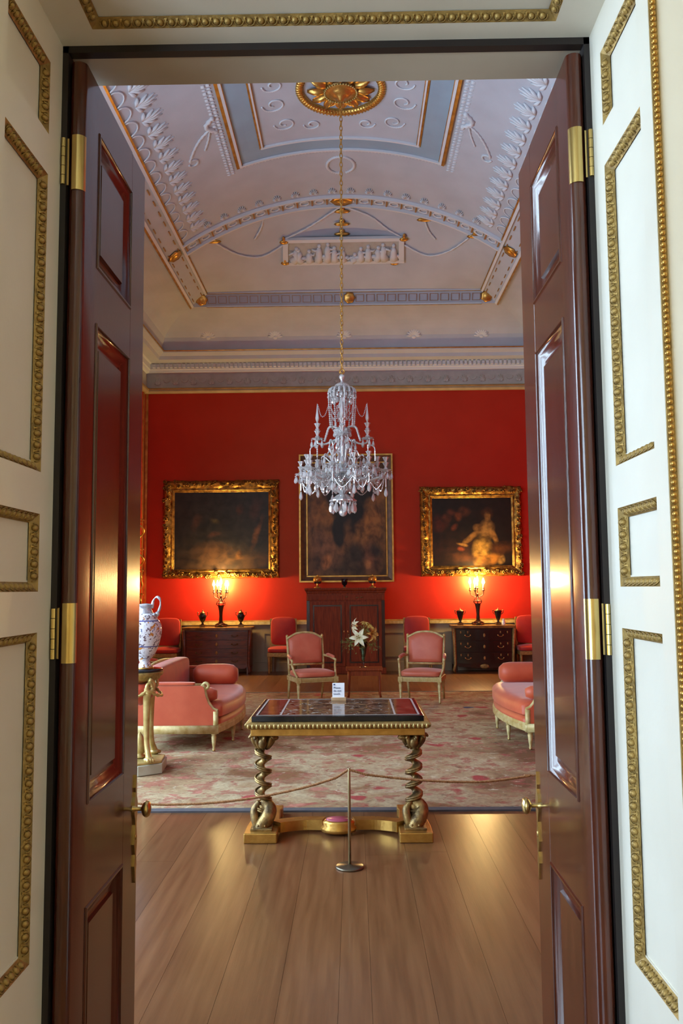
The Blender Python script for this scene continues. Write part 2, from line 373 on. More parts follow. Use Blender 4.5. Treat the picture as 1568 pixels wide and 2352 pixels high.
# big room walls
def wall_with_windows():
    m = MB(); y = 2.2
    for (yc, w, z0, z1) in WINDOWS:
        m.box(XL-0.3, XL, y, yc-w/2, 0, 6.4)
        m.box(XL-0.3, XL, yc-w/2, yc+w/2, 0, z0).box(XL-0.3, XL, yc-w/2, yc+w/2, z1, 6.4); y = yc+w/2
    m.box(XL-0.3, XL, y, YF+0.2, 0, 6.4); return m
wl = struct(wall_with_windows().build('wall_left', SILK), 'red silk window wall')
for i, (yc, w, z0, z1) in enumerate(WINDOWS + [NEAR_WIN]):
    x = XL if i < len(WINDOWS) else -NEAR_X
    wo = sempty('window_%d' % (i+1), 'tall white sash window letting in daylight')
    f = MB()
    for s in (-1, 1): f.box(x-0.2, x-0.12, yc+s*(w/2-0.035)-0.035, yc+s*(w/2-0.035)+0.035, z0, z1)
    f.box(x-0.2, x-0.12, yc-w/2, yc+w/2, z0, z0+0.07).box(x-0.2, x-0.12, yc-w/2, yc+w/2, z1-0.07, z1)
    f.build('window_frame', WHITE, wo)
    for k in (1, 2): MB().box(x-0.175, x-0.145, yc-w/2+w*k/3-0.012, yc-w/2+w*k/3+0.012, z0+0.07, z1-0.07).build('glazing_bar', WHITE, wo)
    for k in (1, 2, 3, 4): MB().box(x-0.17, x-0.15, yc-w/2+0.07, yc+w/2-0.07, z0+(z1-z0)*k/5-0.012, z0+(z1-z0)*k/5+0.012).build('glazing_bar', WHITE, wo)
struct(MB().box(XR, XR+0.3, 2.2, YF+0.2, 0, 6.4).build('wall_right', SILK), 'red silk side wall')
wf = struct(MB().box(XL-0.3, XR+0.3, YF, YF+0.3, 0, 6.4).build('wall_far', SILK), 'red damask end wall hung with three paintings')
# dado, rail, skirting
for nm, (x0, x1, y0, y1), par in (('dado', (XL, XR, YF-0.02, YF), wf), ('dado', (XL, XL+0.02, 15.1, YF-0.02), wl)):
    MB().box(x0, x1, y0, y1, 0.0, 0.90).build(nm, DADO, par)
for k in range(7):
    xa = XL+0.12+k*1.12
    mm = MB()
    for (a, b, c, d) in ((xa, xa+0.98, 0.72, 0.75), (xa, xa+0.98, 0.26, 0.29), (xa, xa+0.03, 0.29, 0.72), (xa+0.95, xa+0.98, 0.29, 0.72)):
        mm.box(a, b, YF-0.032, YF-0.02, c, d)
    mm.build('dado_panel_moulding', DADO, wf)
MB().box(XL, XR, YF-0.055, YF, 0.90, 0.955).build('dado_rail', CREAMGILT, wf)
MB().box(XL, XR, YF-0.035, YF, 0.955, 0.985).build('dado_fillet', GILT, wf)
struct(MB().box(XL, XR, YF-0.045, YF-0.02, 0.0, 0.17).build('baseboard_far', DADO), 'stone-coloured skirting of the end wall')
for (x0, x1) in ((XL+0.005, XL+0.06), (XR-0.06, XR-0.005)):
    MB().box(x0, x1, YF-0.02, YF, 0.985, 5.52).build('wall_fillet', GILT, wf)
MB().box(XL, XL+0.022, YF-0.22, YF-0.15, 0.955, 5.52).build('wall_fillet', GILT, wl)
MB().box(XL, XL+0.022, YF-0.40, YF-0.36, 0.955, 5.52).build('wall_fillet', GILT, wl)

# ---------------------------------------------------------------- cornice round the room
def ring(prof, name, mat, x0=XL, x1=XR, y0=YN, y1=YF):
    m = MB(); cs = []
    for p, z in prof: cs.append([(x0+p, y0+p, z), (x1-p, y0+p, z), (x1-p, y1-p, z), (x0+p, y1-p, z)])
    for a, b in zip(cs, cs[1:]):
        for k in range(4): m.quad(a[k], a[(k+1) % 4], b[(k+1) % 4], b[k])
    return m.build(name, mat)
ARCHM = MAT('architrave_paint', (172,152,116), 0.55, c2=(158,138,102), scale=6)
cor = struct(ring([(0,5.50),(0.05,5.50),(0.085,5.535),(0.085,5.57),(0.05,5.60),(0.03,5.62)], 'trim_1', ARCHM), 'pale architrave moulding under the frieze')
ring([(0.03,5.62),(0.03,5.90)], 'frieze_band', GREYB).parent = cor
ring([(0.03,5.90),(0.09,5.915),(0.10,5.96),(0.12,5.97),(0.12,6.075),(0.16,6.085)], 'bed_moulding', PLASTER2).parent = cor
ring([(0.16,6.085),(0.34,6.105),(0.36,6.17),(0.40,6.19),(0.45,6.22),(0.46,6.25),(0.40,6.27),(0.0,6.30)], 'corona', PLASTER).parent = cor
ring([(0.465,6.235),(0.475,6.255),(0.45,6.262)], 'gilt_line', GILT).parent = cor
ring([(0.086,5.572),(0.092,5.580),(0.062,5.592)], 'gilt_line', GILT).parent = cor
dm = MB().box(-0.026, 0.026, -0.03, 0.03, -0.034, 0.034).mesh('dentil', PLASTER2)
x = XL+0.2
while x < XR-0.1:
    link('dentil', dm, cor, (x, YF-0.145, 6.025)); x += 0.086
# anthemion ornaments of the frieze
am = MB()
for k in range(7):
    a = PI*(0.08+0.84*k/6); r = 0.055+0.05*math.sin(a)
    am.tube([(0,0,-0.09), (0.5*r*math.cos(a),-0.012,-0.09+0.6*r*math.sin(a)), (1.0*r*math.cos(a),-0.006,-0.09+1.35*r*math.sin(a))], [0.008,0.014,0.005], 5)
GREYC = MAT('frieze_relief', (190,186,180), 0.7)
am = am.mesh('anthemion', GREYC, True)
x = XL+0.25
while x < XR-0.2:
    link('anthemion', am, cor, (x, YF-0.034, 5.765)); x += 0.36
sc_ = MB().tube(arc((0,-0.005,0), 0.07, PI*1.05, PI*1.95, 8), 0.009, 5).mesh('frieze_scroll', GREYC, True)
x = XL+0.43
while x < XR-0.2:
    link('frieze_scroll', sc_, cor, (x, YF-0.032, 5.79)); x += 0.36

# ---------------------------------------------------------------- vaulted ceiling
R, ZC = 4.49, 7.80
def zv(x): x -= RX; return ZC-(R-math.sqrt(max(0.0, R*R-x*x)))
def nv(x): x -= RX; return Vector((-x/R, 0, -math.sqrt(1-(x/R)**2)))   # inward normal (pointing down)
XI, XO = 2.53, 2.83
Y0V = 4.74
ceil = struct(MB().grid(lambda u, v: (RX-XO+2*XO*u, Y0V+(13.15-Y0V)*v, zv(RX-XO+2*XO*u)), 48, 12).build('ceiling', PLASTER, smooth=True), 'white plaster barrel vault with low relief ornament')
Y1, Y2, ZE = 13.15, 15.0, zv(RX+XI)
def endbay(x, t):
    z = zv(x); return (x, Y1+(Y2-Y1)*t, z+(ZE-z)*t**1.25)
MB().grid(lambda u, v: endbay(RX-XI+2*XI*u, v), 40, 14).build('end_lunette', PLASTER, ceil, smooth=True)
for s in (-1, 1):
    MB().grid(lambda u, v: (RX+s*(XI+(XO-XI)*u), 13.1+(15.11-13.1)*v, zv(RX+s*(XI+(XO-XI)*u))-0.004), 4, 6).build('rib_bed', PLASTER, ceil)
ZO = zv(RX+XO)
MB().grid(lambda u, v: (RX-XO+2*XO*u, Y2+0.10*v, ZE+(ZO-ZE)*v), 20, 3).build('end_rib', PLASTER, ceil)
# cove
def cove():
    m = MB(); n = 10; cs = []
    a = (RX-XO, RX+XO, Y0V, 15.10); b = (XL+0.41, XR-0.41, YN+0.41, YF-0.41)
    for i in range(n+1):
        s = i/n; q = [a[k]+(b[k]-a[k])*s for k in range(4)]; z = ZO-(ZO-6.262)*(1-math.sqrt(max(0, 1-s*s)))
        cs.append([(q[0], q[2], z), (q[1], q[2], z), (q[1], q[3], z), (q[0], q[3], z)])
    for c0, c1 in zip(cs, cs[1:]):
        for k in range(4): m.quad(c0[k], c0[(k+1) % 4], c1[(k+1) % 4], c1[k])
    return m
cove().build('cove', PLASTER, ceil)
struct(MB().box(XL-0.3, XR+0.3, 1.8, YF+0.3, 8.15, 8.25).box(XL-0.3, XL-0.1, 1.8, YF+0.3, 6.4, 8.15).box(XR+0.1, XR+0.3, 1.8, YF+0.3, 6.4, 8.15).box(XL-0.3, XR+0.3, YF+0.1, YF+0.3, 6.4, 8.15).box(XL-0.3, XR+0.3, 1.8, 2.0, 6.4, 8.15).build('ceiling_light_block', MAHOGD), 'unseen lid added over the vault to block stray sky light')  # unseen lid and sides added to stop sky light leaking through vault gaps
# near closing loft (vault arc down to cove edge)
MB().grid(lambda u, v: (RX-XO+2*XO*u, Y0V, zv(RX-XO+2*XO*u)+(ZO-zv(RX-XO+2*XO*u))*v), 24, 2).build('near_lunette', PLASTER, ceil)
# fillets on the vault
def vault_strip(x0, x1, y0, y1, mat, drop, name='fillet', nu=2):
    def fn(u, v):
        x = x0+(x1-x0)*u; p = Vector((x, y0+(y1-y0)*v, zv(x)))+nv(x)*drop; return p
    m = MB().grid(fn, nu, 6)
    # sides
    for xx in (x0, x1):
        m.grid(lambda u, v: Vector((xx, y0+(y1-y0)*v, zv(xx)))+nv(xx)*drop*u, 1, 6)
    for yy in (y0, y1):
        m.grid(lambda u, v: Vector((x0+(x1-x0)*u, yy, zv(x0+(x1-x0)*u)))+nv(x0+(x1-x0)*u)*drop*v, nu, 1)
    return m.build(name, mat, ceil)
YC = 9.92
BO, BI, YBO, YBI = 1.40, 1.10, 1.44, 1.18      # blue band: half widths and half lengths
for s in (-1, 1):
    vault_strip(RX+s*BI, RX+s*BO, YC-YBO, YC+YBO, BLUE, 0.010, 'blue_band')
    vault_strip(RX-BI, RX+BI, YC+s*YBI, YC+s*YBO, BLUE, 0.010, 'blue_band', 16)
    vault_strip(RX+s*(BO+0.035), RX+s*(BO+0.075), YC-YBO-0.05, YC+YBO+0.05, GILT, 0.035, 'gilt_fillet')
    vault_strip(RX+s*BO, RX+s*(BO+0.035), YC-YBO-0.03, YC+YBO+0.03, PLASTER2, 0.045, 'white_fillet')
    vault_strip(RX+s*(BO-0.012), RX+s*BO, YC-YBO, YC+YBO, GILT, 0.022, 'gilt_fillet')
    vault_strip(RX+s*(BI-0.012), RX+s*(BI+0.012), YC-YBI, YC+YBI, GILT, 0.022, 'gilt_fillet')
    vault_strip(RX+s*(BI-0.035), RX+s*(BI-0.012), YC-YBI, YC+YBI, PLASTER2, 0.032, 'white_fillet')
    vault_strip(RX+s*(BI-0.047), RX+s*(BI-0.035), YC-YBI, YC+YBI, GILT, 0.02, 'gilt_fillet')
    vault_strip(RX-BO-0.07, RX+BO+0.07, YC+s*(YBO+0.035), YC+s*(YBO+0.055), GILT, 0.03, 'gilt_fillet', 20)
    vault_strip(RX-BO-0.03, RX+BO+0.03, YC+s*YBO, YC+s*(YBO+0.035), PLASTER2, 0.04, 'white_fillet', 20)
    vault_strip(RX-BI, RX+BI, YC+s*(YBI-0.03), YC+s*YBI, PLASTER2, 0.03, 'white_fillet', 20)
    # longitudinal ribs
    vault_strip(RX+s*XI, RX+s*(XI+0.035), Y0V, 15.0, PLASTER2, 0.035, 'rib_fillet')
    vault_strip(RX+s*(XI-0.025), RX+s*XI, Y0V, 12.80, GILT, 0.022, 'gilt_fillet')
    vault_strip(RX+s*(XI-0.02), RX+s*XI, 13.15, 15.0, GILT, 0.022, 'gilt_fillet')
    vault_strip(RX+s*(XO-0.035), RX+s*XO, Y0V, 15.1, PLASTER2, 0.035, 'rib_fillet')
    vault_strip(RX+s*XO, RX+s*(XO+0.025), Y0V, 15.1, GILT, 0.03, 'gilt_fillet')
# transverse arch
vault_strip(RX-XI, RX+XI, 12.80, 12.835, PLASTER2, 0.05, 'arch_fillet', 36)
vault_strip(RX-XI, RX+XI, 13.115, 13.15, PLASTER2, 0.05, 'arch_fillet', 36)
BARM = MAT('gilt_key_line', (0.42,0.22,0.07), 0.5, 0.5)
n = 22
for i in range(n+1):
    a = (-1+2*i/n)*math.asin(XI/R)*0.985; x = RX+R*math.sin(a); p = Vector((x, 12.975, zv(x)))+nv(x)*0.012
    t = Vector((math.cos(a), 0, -math.sin(a)))
    MB().obox((0,0,0), t*0.010, (0,0.11,0), nv(x)*0.01).build('arch_key_bar', BARM, ceil).location = p
wreath = MB()
wreath.tube([(0.07*math.cos(2*PI*k/14), 0.07*math.sin(2*PI*k/14), 0) for k in range(15)], [0.012+0.006*(k % 2) for k in range(15)], 5)
wreath = wreath.mesh('wreath', PLASTER2, True)
for i in range(n):
    a = (-1+2*(i+0.5)/n)*math.asin(XI/R)*0.985; x = RX+R*math.sin(a); p = Vector((x, 12.975, zv(x)))+nv(x)*0.012
    link('arch_wreath', wreath, ceil, M=frameM(p, (math.cos(a),0,-math.sin(a)), (0,1,0), nv(x)))
# side rib dashes
dash = MB().box(-0.006,0.006,-0.07,0.07,-0.008,0.008).mesh('rib_dash', BARM)
for s in (-1, 1):
    y = 9.6
    while y < 14.9:
        for xx in (XI+0.075, XO-0.075):
            x = RX+s*xx; link('rib_dash', dash, ceil, M=frameM(Vector((x, y, zv(x)))+nv(x)*0.01, (1,0,0), (0,1,0), (0,0,1)))
        y += 0.33
# end rib squares
for s0, z_, y_ in ((0.0, ZE, Y2), (1.0, ZO, Y2+0.10)):
    MB().box(RX-XI, RX+XI, y_-0.03, y_+0.005, z_-0.02, z_+0.012).build('end_rib_fillet', PLASTER2, ceil)
    MB().box(RX-XI, RX+XI, y_-0.036, y_-0.03, z_-0.03, z_-0.02).build('gilt_fillet', GILT, ceil)
sq = MB()
for (a, b, c, d) in ((-0.075,0.075,0.058,0.064),(-0.075,0.075,-0.064,-0.058),(-0.075,-0.069,-0.058,0.058),(0.069,0.075,-0.058,0.058)): sq.box(a, b, -0.014, 0.0, c, d)
sq = sq.mesh('end_rib_square', BARM)
en = Vector((0, 0.10, ZO-ZE)).normalized()
for i in range(26):
    x = RX-XI+0.1+i*(2*XI-0.2)/25
    link('end_rib_square', sq, ceil, M=frameM((x, Y2+0.04, (ZE+ZO)/2), (1,0,0), (0,-en.z,en.y), -en))
# gilt paterae on rib crossings and the end rib
pat = MB().lathe([(0.001,0.05),(0.05,0.045),(0.075,0.03),(0.10,0.035),(0.12,0.02),(0.13,0.0)], n=14, lobes=7, amp=0.07).mesh('patera', GILT, True)
def put_patera(p, nrm, up=(0,1,0), sc=1.0, asp=1.0):
    z = Vector(nrm).normalized(); y = (Vector(up)-z*Vector(up).dot(z)).normalized(); link('gilt_patera', pat, ceil, M=frameM(p, y.cross(z), y, z, (sc*asp, sc, sc)))
for s in (-1, 1):
    x = RX+s*(XI+XO)/2; put_patera(Vector((x, 12.97, zv(x)))+nv(x)*0.01, nv(x), sc=1.0)
    put_patera((RX+s*(XI+XO)/2-s*0.06, Y2+0.02, (ZE+ZO)/2), (0,-0.9,-0.4), (0,0,1), 0.85)
put_patera(Vector((RX, 12.97, ZC-0.01)), (0,0,-1), sc=1.15, asp=1.3)
put_patera((RX+0.1, Y2+0.02, (ZE+ZO)/2), (0,-0.9,-0.4), (0,0,1), 0.8)
leafg = MB().ell((0,0,0), (0.17,0.05,0.02), 10, 4).ell((0,-0.07,0), (0.06,0.06,0.02), 8, 4).mesh('gilt_leaf', GILT, True)
for (px, py) in ((785,483),(785,512),(785,535),(600,487),(490,552),(975,502),(1090,540)):
    o = onz(px, py, 7.6)      # find the lunette point along this ray by marching
    d = ray(px, py); best = None
    for k in range(200):
        Y = 13.16+k*0.009; p = Vector((0,0,EYE))+d*(Y/d.y)
        t = (Y-Y1)/(Y2-Y1)
        if 0 <= t <= 1 and p.z >= endbay(p.x, t)[2]: best = p; break
    if best is not None:
        link('gilt_leaf', leafg, ceil, M=frameM(best-Vector((0,0.02,0.03)), (1,0,0), (0,0.8,-0.5), (0,0.5,0.8), (0.8,0.8,1)))
def lun(px, py):
    d = ray(px, py)
    for k in range(400):
        Y = 13.15+k*0.005; p = Vector((0,0,EYE))+d*(Y/d.y); t = (Y-Y1)/(Y2-Y1)
        if t > 1: break
        if p.z >= endbay(p.x, t)[2]: return p
    return Vector((0,0,EYE))+d*(Y2/d.y)
# tablet in the end bay
tl, tr_, bl, br = lun(655,551), lun(922,546), lun(655,600), lun(922,594)
def tab(u, v, d=0.0):
    p = tl.lerp(tr_, u).lerp(bl.lerp(br, u), v); return p+Vector((0,-0.35,-0.94))*d
m = MB().grid(lambda u, v: tab(u, v, 0.02), 2, 2).build('tablet_ground', GREYB, ceil)
m = MB()
for (a, b, c, d) in ((-0.02,1.02,-0.10,0.04),(-0.02,1.02,0.96,1.10),(-0.02,0.025,0,1),(0.975,1.02,0,1)):
    V = [tab(u, v, dd) for dd in (0.0, 0.06) for (u, v) in ((a,c),(b,c),(b,d),(a,d))]
    m.add(V, [(0,1,2,3),(4,5,6,7),(0,1,5,4),(1,2,6,5),(2,3,7,6),(3,0,4,7)])
m.build('tablet_frame', PLASTER2, ceil)
for k in range(13):
    u = 0.07+0.86*k/12; h = 0.35+0.35*random.random()
    if 0.5 < u < 0.62: h = 0.16
    fg = MB(); p0, p1 = tab(u, 0.93, 0.03), tab(u+random.uniform(-.015,.015), 0.93-h, 0.03)
    lean = random.uniform(-0.05, 0.05); p1 = tab(u+lean*0.5, 0.93-h, 0.03)
    fg.tube([p0, p0.lerp(p1, 0.35)+Vector((lean,0,0)), p0.lerp(p1, 0.75), p1], [0.085, 0.06, 0.055, 0.03], 7); fg.ell(tab(u+lean*0.6, 0.93-h-0.09, 0.03), 0.036, 7, 5)
    q = p0.lerp(p1, 0.85); r_ = random.choice((-1, 1)); fg.tube([q, q+Vector((r_*0.07,0,-0.02)), q+Vector((r_*0.12,0,random.uniform(-0.06,0.09)))], [0.022,0.02,0.012], 5)
    q = p0.lerp(p1, 0.3); fg.tube([q, q+Vector((-r_*0.08,0,0.0)), p0+Vector((-r_*0.10,0,0.0))], [0.04,0.035,0.02], 5)
    fg.build('tablet_figure', PLASTER2, ceil, True)
for (px, py) in ((652,552),(927,545),(655,600),(905,600)): link('gilt_leaf', leafg, ceil, M=frameM(lun(px, py)-Vector((0,0.03,0.05)), (1,0,0), (0,0.8,-0.5), (0,0.5,0.8), (0.45,0.9,1)))
# thin garlands either side of the tablet
for pts in (((785,470),(740,500),(700,525),(652,548)), ((785,470),(850,495),(890,525),(927,545)), ((927,560),(980,585),(1030,575),(1075,545)), ((652,560),(600,588),(545,582),(495,556)), ((975,506),(985,530),(1000,548)), ((605,490),(600,520),(585,548))):
    P = spline([lun(*q)-Vector((0,0.01,0.02)) for q in pts], 6)
    MB().tube(P, [0.012+0.008*(k % 2) for k in range(len(P))], 5).build('garland', PLASTER2, ceil, True)
# shells on the far cove
shell = MB()
for k in range(9):
    a = PI*(0.02+0.96*k/8); shell.tube([(0,0,0), (0.09*math.cos(a),-0.03,0.10*math.sin(a)), (0.15*math.cos(a),-0.02,0.17*math.sin(a))], [0.012,0.026,0.016], 5)
shell.ell((0,-0.02,-0.02), (0.05,0.03,0.04), 8, 5)
shell = shell.mesh('shell', PLASTER2, True)
for px in (478, 632, 790, 950, 1105):
    d = ray(px, 772-0.006*(px-790))
    for k in range(200):
        s_ = k/200; Yc_ = 15.10+(YF-0.41-15.10)*s_; zc_ = ZO-(ZO-6.262)*(1-math.sqrt(1-s_*s_)); p = Vector((0,0,EYE))+d*(Yc_/d.y)
        if p.z >= zc_: break
    link('cove_shell', shell, ceil, M=frameM(p, (1,0,0), (0,0.80,0.60), (0,-0.60,0.80), (0.95,0.6,0.95)))
# palmettes along the vault springing, and along the arch
palm = MB()
for k in range(7):
    a = PI*(0.06+0.88*k/6); palm.tube([(0,0,0.004), (0.10*math.cos(a),0.12*math.sin(a),0.016), (0.17*math.cos(a),0.22*math.sin(a),0.010)], [0.010,0.024,0.010], 5)
palm = palm.mesh('palmette', PLASTER2, True)
hoop = MB().tube(arc((0,0,0.008), 0.13, 0, PI, 8, (1,0,0), (0,1,0)), 0.011, 5).mesh('hoop', PLASTER2, True)
for s in (-1, 1):
    y = 8.6
    while y < 12.7:
        x = RX+s*(XI-0.20); t = Vector((math.cos(math.asin(s*(XI-0.2)/R))*-s, 0, abs(math.sin(math.asin((XI-0.2)/R)))))
        link('palmette', palm, ceil, M=frameM(Vector((x, y, zv(x))), (0,1,0), t, nv(x), (0.8,1.3,1)))
        x2 = RX+s*(XI-0.03); link('hoop', hoop, ceil, M=frameM(Vector((x2, y, zv(x2))), (0,1,0), t, nv(x2)))
        y += 0.30
n = 16
for i in range(n):
    a = (-1+2*(i+0.5)/n)*math.asin((XI-0.3)/R); x = RX+R*math.sin(a)
    link('arch_palmette', palm, ceil, M=frameM(Vector((x, 12.70, zv(x))), (math.cos(a),0,-math.sin(a)), (0,-1,0), nv(x), (0.42,0.7,1)))
# leaf fringe round the blue band (too fine to pick apart)
fr = MB()
for s in (-1, 1):
    for k in range(60):
        y = YC-1.2+k*0.0475; x = RX+s*(BO+0.09)
        for (dx, w_) in ((0.05, 0.016), (0.11, 0.012)):
            p = Vector((x+s*dx, y+0.012*((k % 3)-1), zv(x+s*dx)))
            fr.ell(p, (0.034, w_, 0.014), 6, 4)
for k in range(60):
    x = RX-BO+k*2*BO/59; fr.ell((x, YC+YBO+0.10, zv(x)), (0.012,0.032,0.012), 6, 4)
stuff(fr.build('leaf_fringe', PLASTER2, ceil, True))
# arabesques: scrolls and festoons in low relief
def on_vault(x, y, d=0.006): return Vector((x, y, zv(x)))+nv(x)*d
def relief_curve(pts, r, name):
    P = spline(pts, 6); P = [on_vault(p[0], p[1]) for p in P]
    return MB().tube(P, [r*(0.7+0.6*(k % 2)) for k in range(len(P))], 5).build(name, PLASTER2, ceil, True)
for s in (-1, 1):
    for (cx, cy, r0, turns) in ((0.82, 10.15, 0.16, 1.2), (0.72, 10.62, 0.15, 1.3), (0.36, 10.72, 0.12, 1.2), (0.80, 9.75, 0.14, 1.1)):
        pts = [(RX+s*(cx+r0*(1-0.75*t)*math.cos(2*PI*turns*t)), cy+r0*(1-0.75*t)*math.sin(2*PI*turns*t), 0) for t in [k/12 for k in range(13)]]
        relief_curve(pts, 0.012, 'arabesque')
    relief_curve([(RX+s*1.66, 10.28, 0), (RX+s*1.80, 10.40, 0), (RX+s*1.92, 10.58, 0), (RX+s*2.02, 10.80, 0)], 0.018, 'festoon')
    relief_curve([(RX+s*1.66, 10.28, 0), (RX+s*1.72, 10.50, 0), (RX+s*1.80, 10.70, 0)], 0.014, 'festoon')
    relief_curve([(RX+s*(1.98+0.06*math.cos(a)), 10.86+0.07*math.sin(a), 0) for a in [2*PI*k/8 for k in range(8)]], 0.016, 'festoon_rosette')
    relief_curve([(RX+s*1.58, 10.05, 0), (RX+s*1.70, 10.2, 0), (RX+s*1.58, 10.38, 0)], 0.03, 'festoon_bow')
relief_curve([(RX+0.20*math.cos(a), 11.85+0.24*math.sin(a), 0) for a in [0.5*PI+2*PI*k/12*0.94 for k in range(13)]], 0.022, 'wreath')
# gilt ceiling rose
ros = MB(); rr = 0.515
ros.tube([(rr*math.cos(2*PI*k/48), rr*math.sin(2*PI*k/48), 0) for k in range(49)], 0.052, 8, False)
RC = (RX+0.03, YC, ZC-0.02)
rose = bpy.data.objects.new('ceiling_rose', None); COL.objects.link(rose); rose.parent = ceil; rose.location = RC
ros.build('outer_ring', GILT, rose, True)
rm = MB().box(-0.006,0.006,-0.05,0.05,-0.02,0.02).mesh('ring_rib', GILT)
rmm = MB().ell((0,0,0), (0.013,0.058,0.03), 6, 4).mesh('ring_rib', GILT, True)
for k in range(72):
    a = 2*PI*k/72; link('ring_rib', rmm, rose, M=frameM((rr*math.cos(a), rr*math.sin(a), -0.03), (-math.sin(a),math.cos(a),0), (math.cos(a),math.sin(a),0), (0,0,1)))
pt = MB()
pt.grid(lambda u, v: ((u-0.5)*0.15*math.sin(PI*min(1,0.18+v*0.82))**0.7, 0.17+0.25*v, -0.03-0.045*math.sin(PI*v)*(1-abs(u-0.5)*1.2)-0.02*math.cos((u-0.5)*9)), 6, 6)
pt = pt.mesh('petal', GILT, True)
for k in range(12):
    a = 2*PI*k/12; link('rose_petal', pt, rose, M=Matrix.Rotation(a, 4, 'Z'))
MB().lathe([(0.001,-0.17),(0.03,-0.165),(0.05,-0.13),(0.09,-0.12),(0.12,-0.10),(0.15,-0.075),(0.19,-0.07),(0.205,-0.05),(0.205,0.0)], n=32, lobes=16, amp=0.03).build('rose_boss', GILT, rose, True)
MB().tube([(0.2*math.cos(2*PI*k/32), 0.2*math.sin(2*PI*k/32), -0.055) for k in range(33)], 0.018, 6, False).build('rose_dark_ring', BRONZE, rose, True)
bd = MB().ell((0,0,0), 0.014, 7, 5).mesh('rose_bead', PALEGILT, True)
for k in range(36):
    a = 2*PI*k/36; link('rose_bead', bd, rose, (0.2*math.cos(a), 0.2*math.sin(a), -0.07))
# ---------------------------------------------------------------- doorway: panelled reveals, soffit, frame
JX0, JX1, JY, FY, HZ = -0.793, 0.664, 2.20, 1.765, 3.107
PANELS = [(0.70,1.495), (1.597,1.793), (1.90,2.69), (2.80,3.0)]
PY0, PY1, INS, REC = 1.838, 2.11, 0.024, 0.018
egg = MB().ell((0.001,-0.001,0), (0.0088,0.0098,0.008), 8, 5)
egg.tube([(0.0125*math.cos(a), 0.0115*math.sin(a)-0.0005, 0.001) for a in [PI*(-1.12+1.24*k/8) for k in range(9)]], 0.0019, 5)
egg = egg.mesh('egg', OLDGILT, True)
dart = MB().add([(-0.0035,0.010,0.001),(0.0035,0.010,0.001),(0,-0.011,0.001),(0,0.0,0.006)], [(0,1,3),(1,2,3),(2,0,3),(0,2,1)]).mesh('dart', OLDGILT)
def egg_run(par, a, b, c, d):
    # sloped strip with outer edge a-b and inner edge d-c; eggs along its middle
    a, b, c, d = map(Vector, (a, b, c, d)); p0, p1 = (a+d)/2, (b+c)/2
    L = (p1-p0).length; n = max(1, int(round((L-0.02)/0.030))); t = (p1-p0).normalized(); w = ((d-a)-t*(d-a).dot(t)).normalized()
    nn = t.cross(w)
    ctr = Vector((-0.064, 2.0, 1.7))
    if nn.dot(ctr-p0) < 0: nn = -nn
    for k in range(n):
        p = p0+t*(0.010+(L-0.02)*(k+0.5)/n); link('egg', egg, par, M=frameM(p+nn*0.001, t, w, nn))
        if k: link('dart', dart, par, M=frameM(p0+t*(0.010+(L-0.02)*k/n)+nn*0.001, t, w, nn))
def reveal(side):
    X = JX1 if side > 0 else JX0; s = side
    w = sempty('wall_doorway_%s' % ('right' if side > 0 else 'left'), 'white panelled door reveal with recessed gilt-edged panels, %s side' % ('right' if side > 0 else 'left'))
    ys = [FY, PY0, PY1, JY]; zs = [0.0]+[z for p in PANELS for z in p]+[HZ]
    m = MB()
    for i in range(3):
        for j in range(len(zs)-1):
            if i == 1 and j % 2 == 1: continue
            m.quad((X,ys[i],zs[j]), (X,ys[i+1],zs[j]), (X,ys[i+1],zs[j+1]), (X,ys[i],zs[j+1]))
    m.quad((X,FY,0), (X+s*0.2,FY,0), (X+s*0.2,FY,HZ+0.3), (X,FY,HZ+0.3))
    m.build('reveal_face', WHITE, w)
    for (z0, z1) in PANELS:
        XI_ = X+s*REC
        o = [(X,PY0,z0),(X,PY1,z0),(X,PY1,z1),(X,PY0,z1)]
        q = [(XI_,PY0+INS,z0+INS),(XI_,PY1-INS,z0+INS),(XI_,PY1-INS,z1-INS),(XI_,PY0+INS,z1-INS)]
        mm = MB()
        for k in range(4): mm.quad(o[k], o[(k+1) % 4], q[(k+1) % 4], q[k])
        mo = mm.build('gilt_moulding', OLDGILT, w)
        MB().quad((XI_+s*0.003,PY0,z0), (XI_+s*0.003,PY1,z0), (XI_+s*0.003,PY1,z1), (XI_+s*0.003,PY0,z1)).build('panel_field', WHITE, w)
        MB().box(min(XI_,XI_+s*0.004), max(XI_,XI_+s*0.004), PY0+INS, PY1-INS, z0+INS, z0+INS+0.004).build('panel_bead', WHITE, w)
        for k in range(4):
            if k == 3 or (k == 0 and z0 > 2.5): continue     # these faces look away from the opening
            egg_run(mo, o[k], o[(k+1) % 4], q[(k+1) % 4], q[k])
    return w
wr = reveal(1); wlf = reveal(-1)
# soffit of the doorway
sof = sempty('ceiling_doorway', 'white panelled soffit of the doorway with gilt moulding')
sx0, sx1, sy0, sy1 = -0.69, 0.556, 1.84, 2.132
m = MB(); xs = [JX0, sx0, sx1, JX1]; ys = [FY, sy0, sy1, JY]
for i in range(3):
    for j in range(3):
        if i == 1 and j == 1: continue
        m.quad((xs[i],ys[j],HZ), (xs[i+1],ys[j],HZ), (xs[i+1],ys[j+1],HZ), (xs[i],ys[j+1],HZ))
m.build('soffit_face', WHITE, sof)
o = [(sx0,sy0,HZ),(sx1,sy0,HZ),(sx1,sy1,HZ),(sx0,sy1,HZ)]; q = [(sx0+INS,sy0+INS,HZ+REC),(sx1-INS,sy0+INS,HZ+REC),(sx1-INS,sy1-INS,HZ+REC),(sx0+INS,sy1-INS,HZ+REC)]
mm = MB()
for k in range(4): mm.quad(o[k], o[(k+1) % 4], q[(k+1) % 4], q[k])
mo = mm.build('gilt_moulding', OLDGILT, sof)
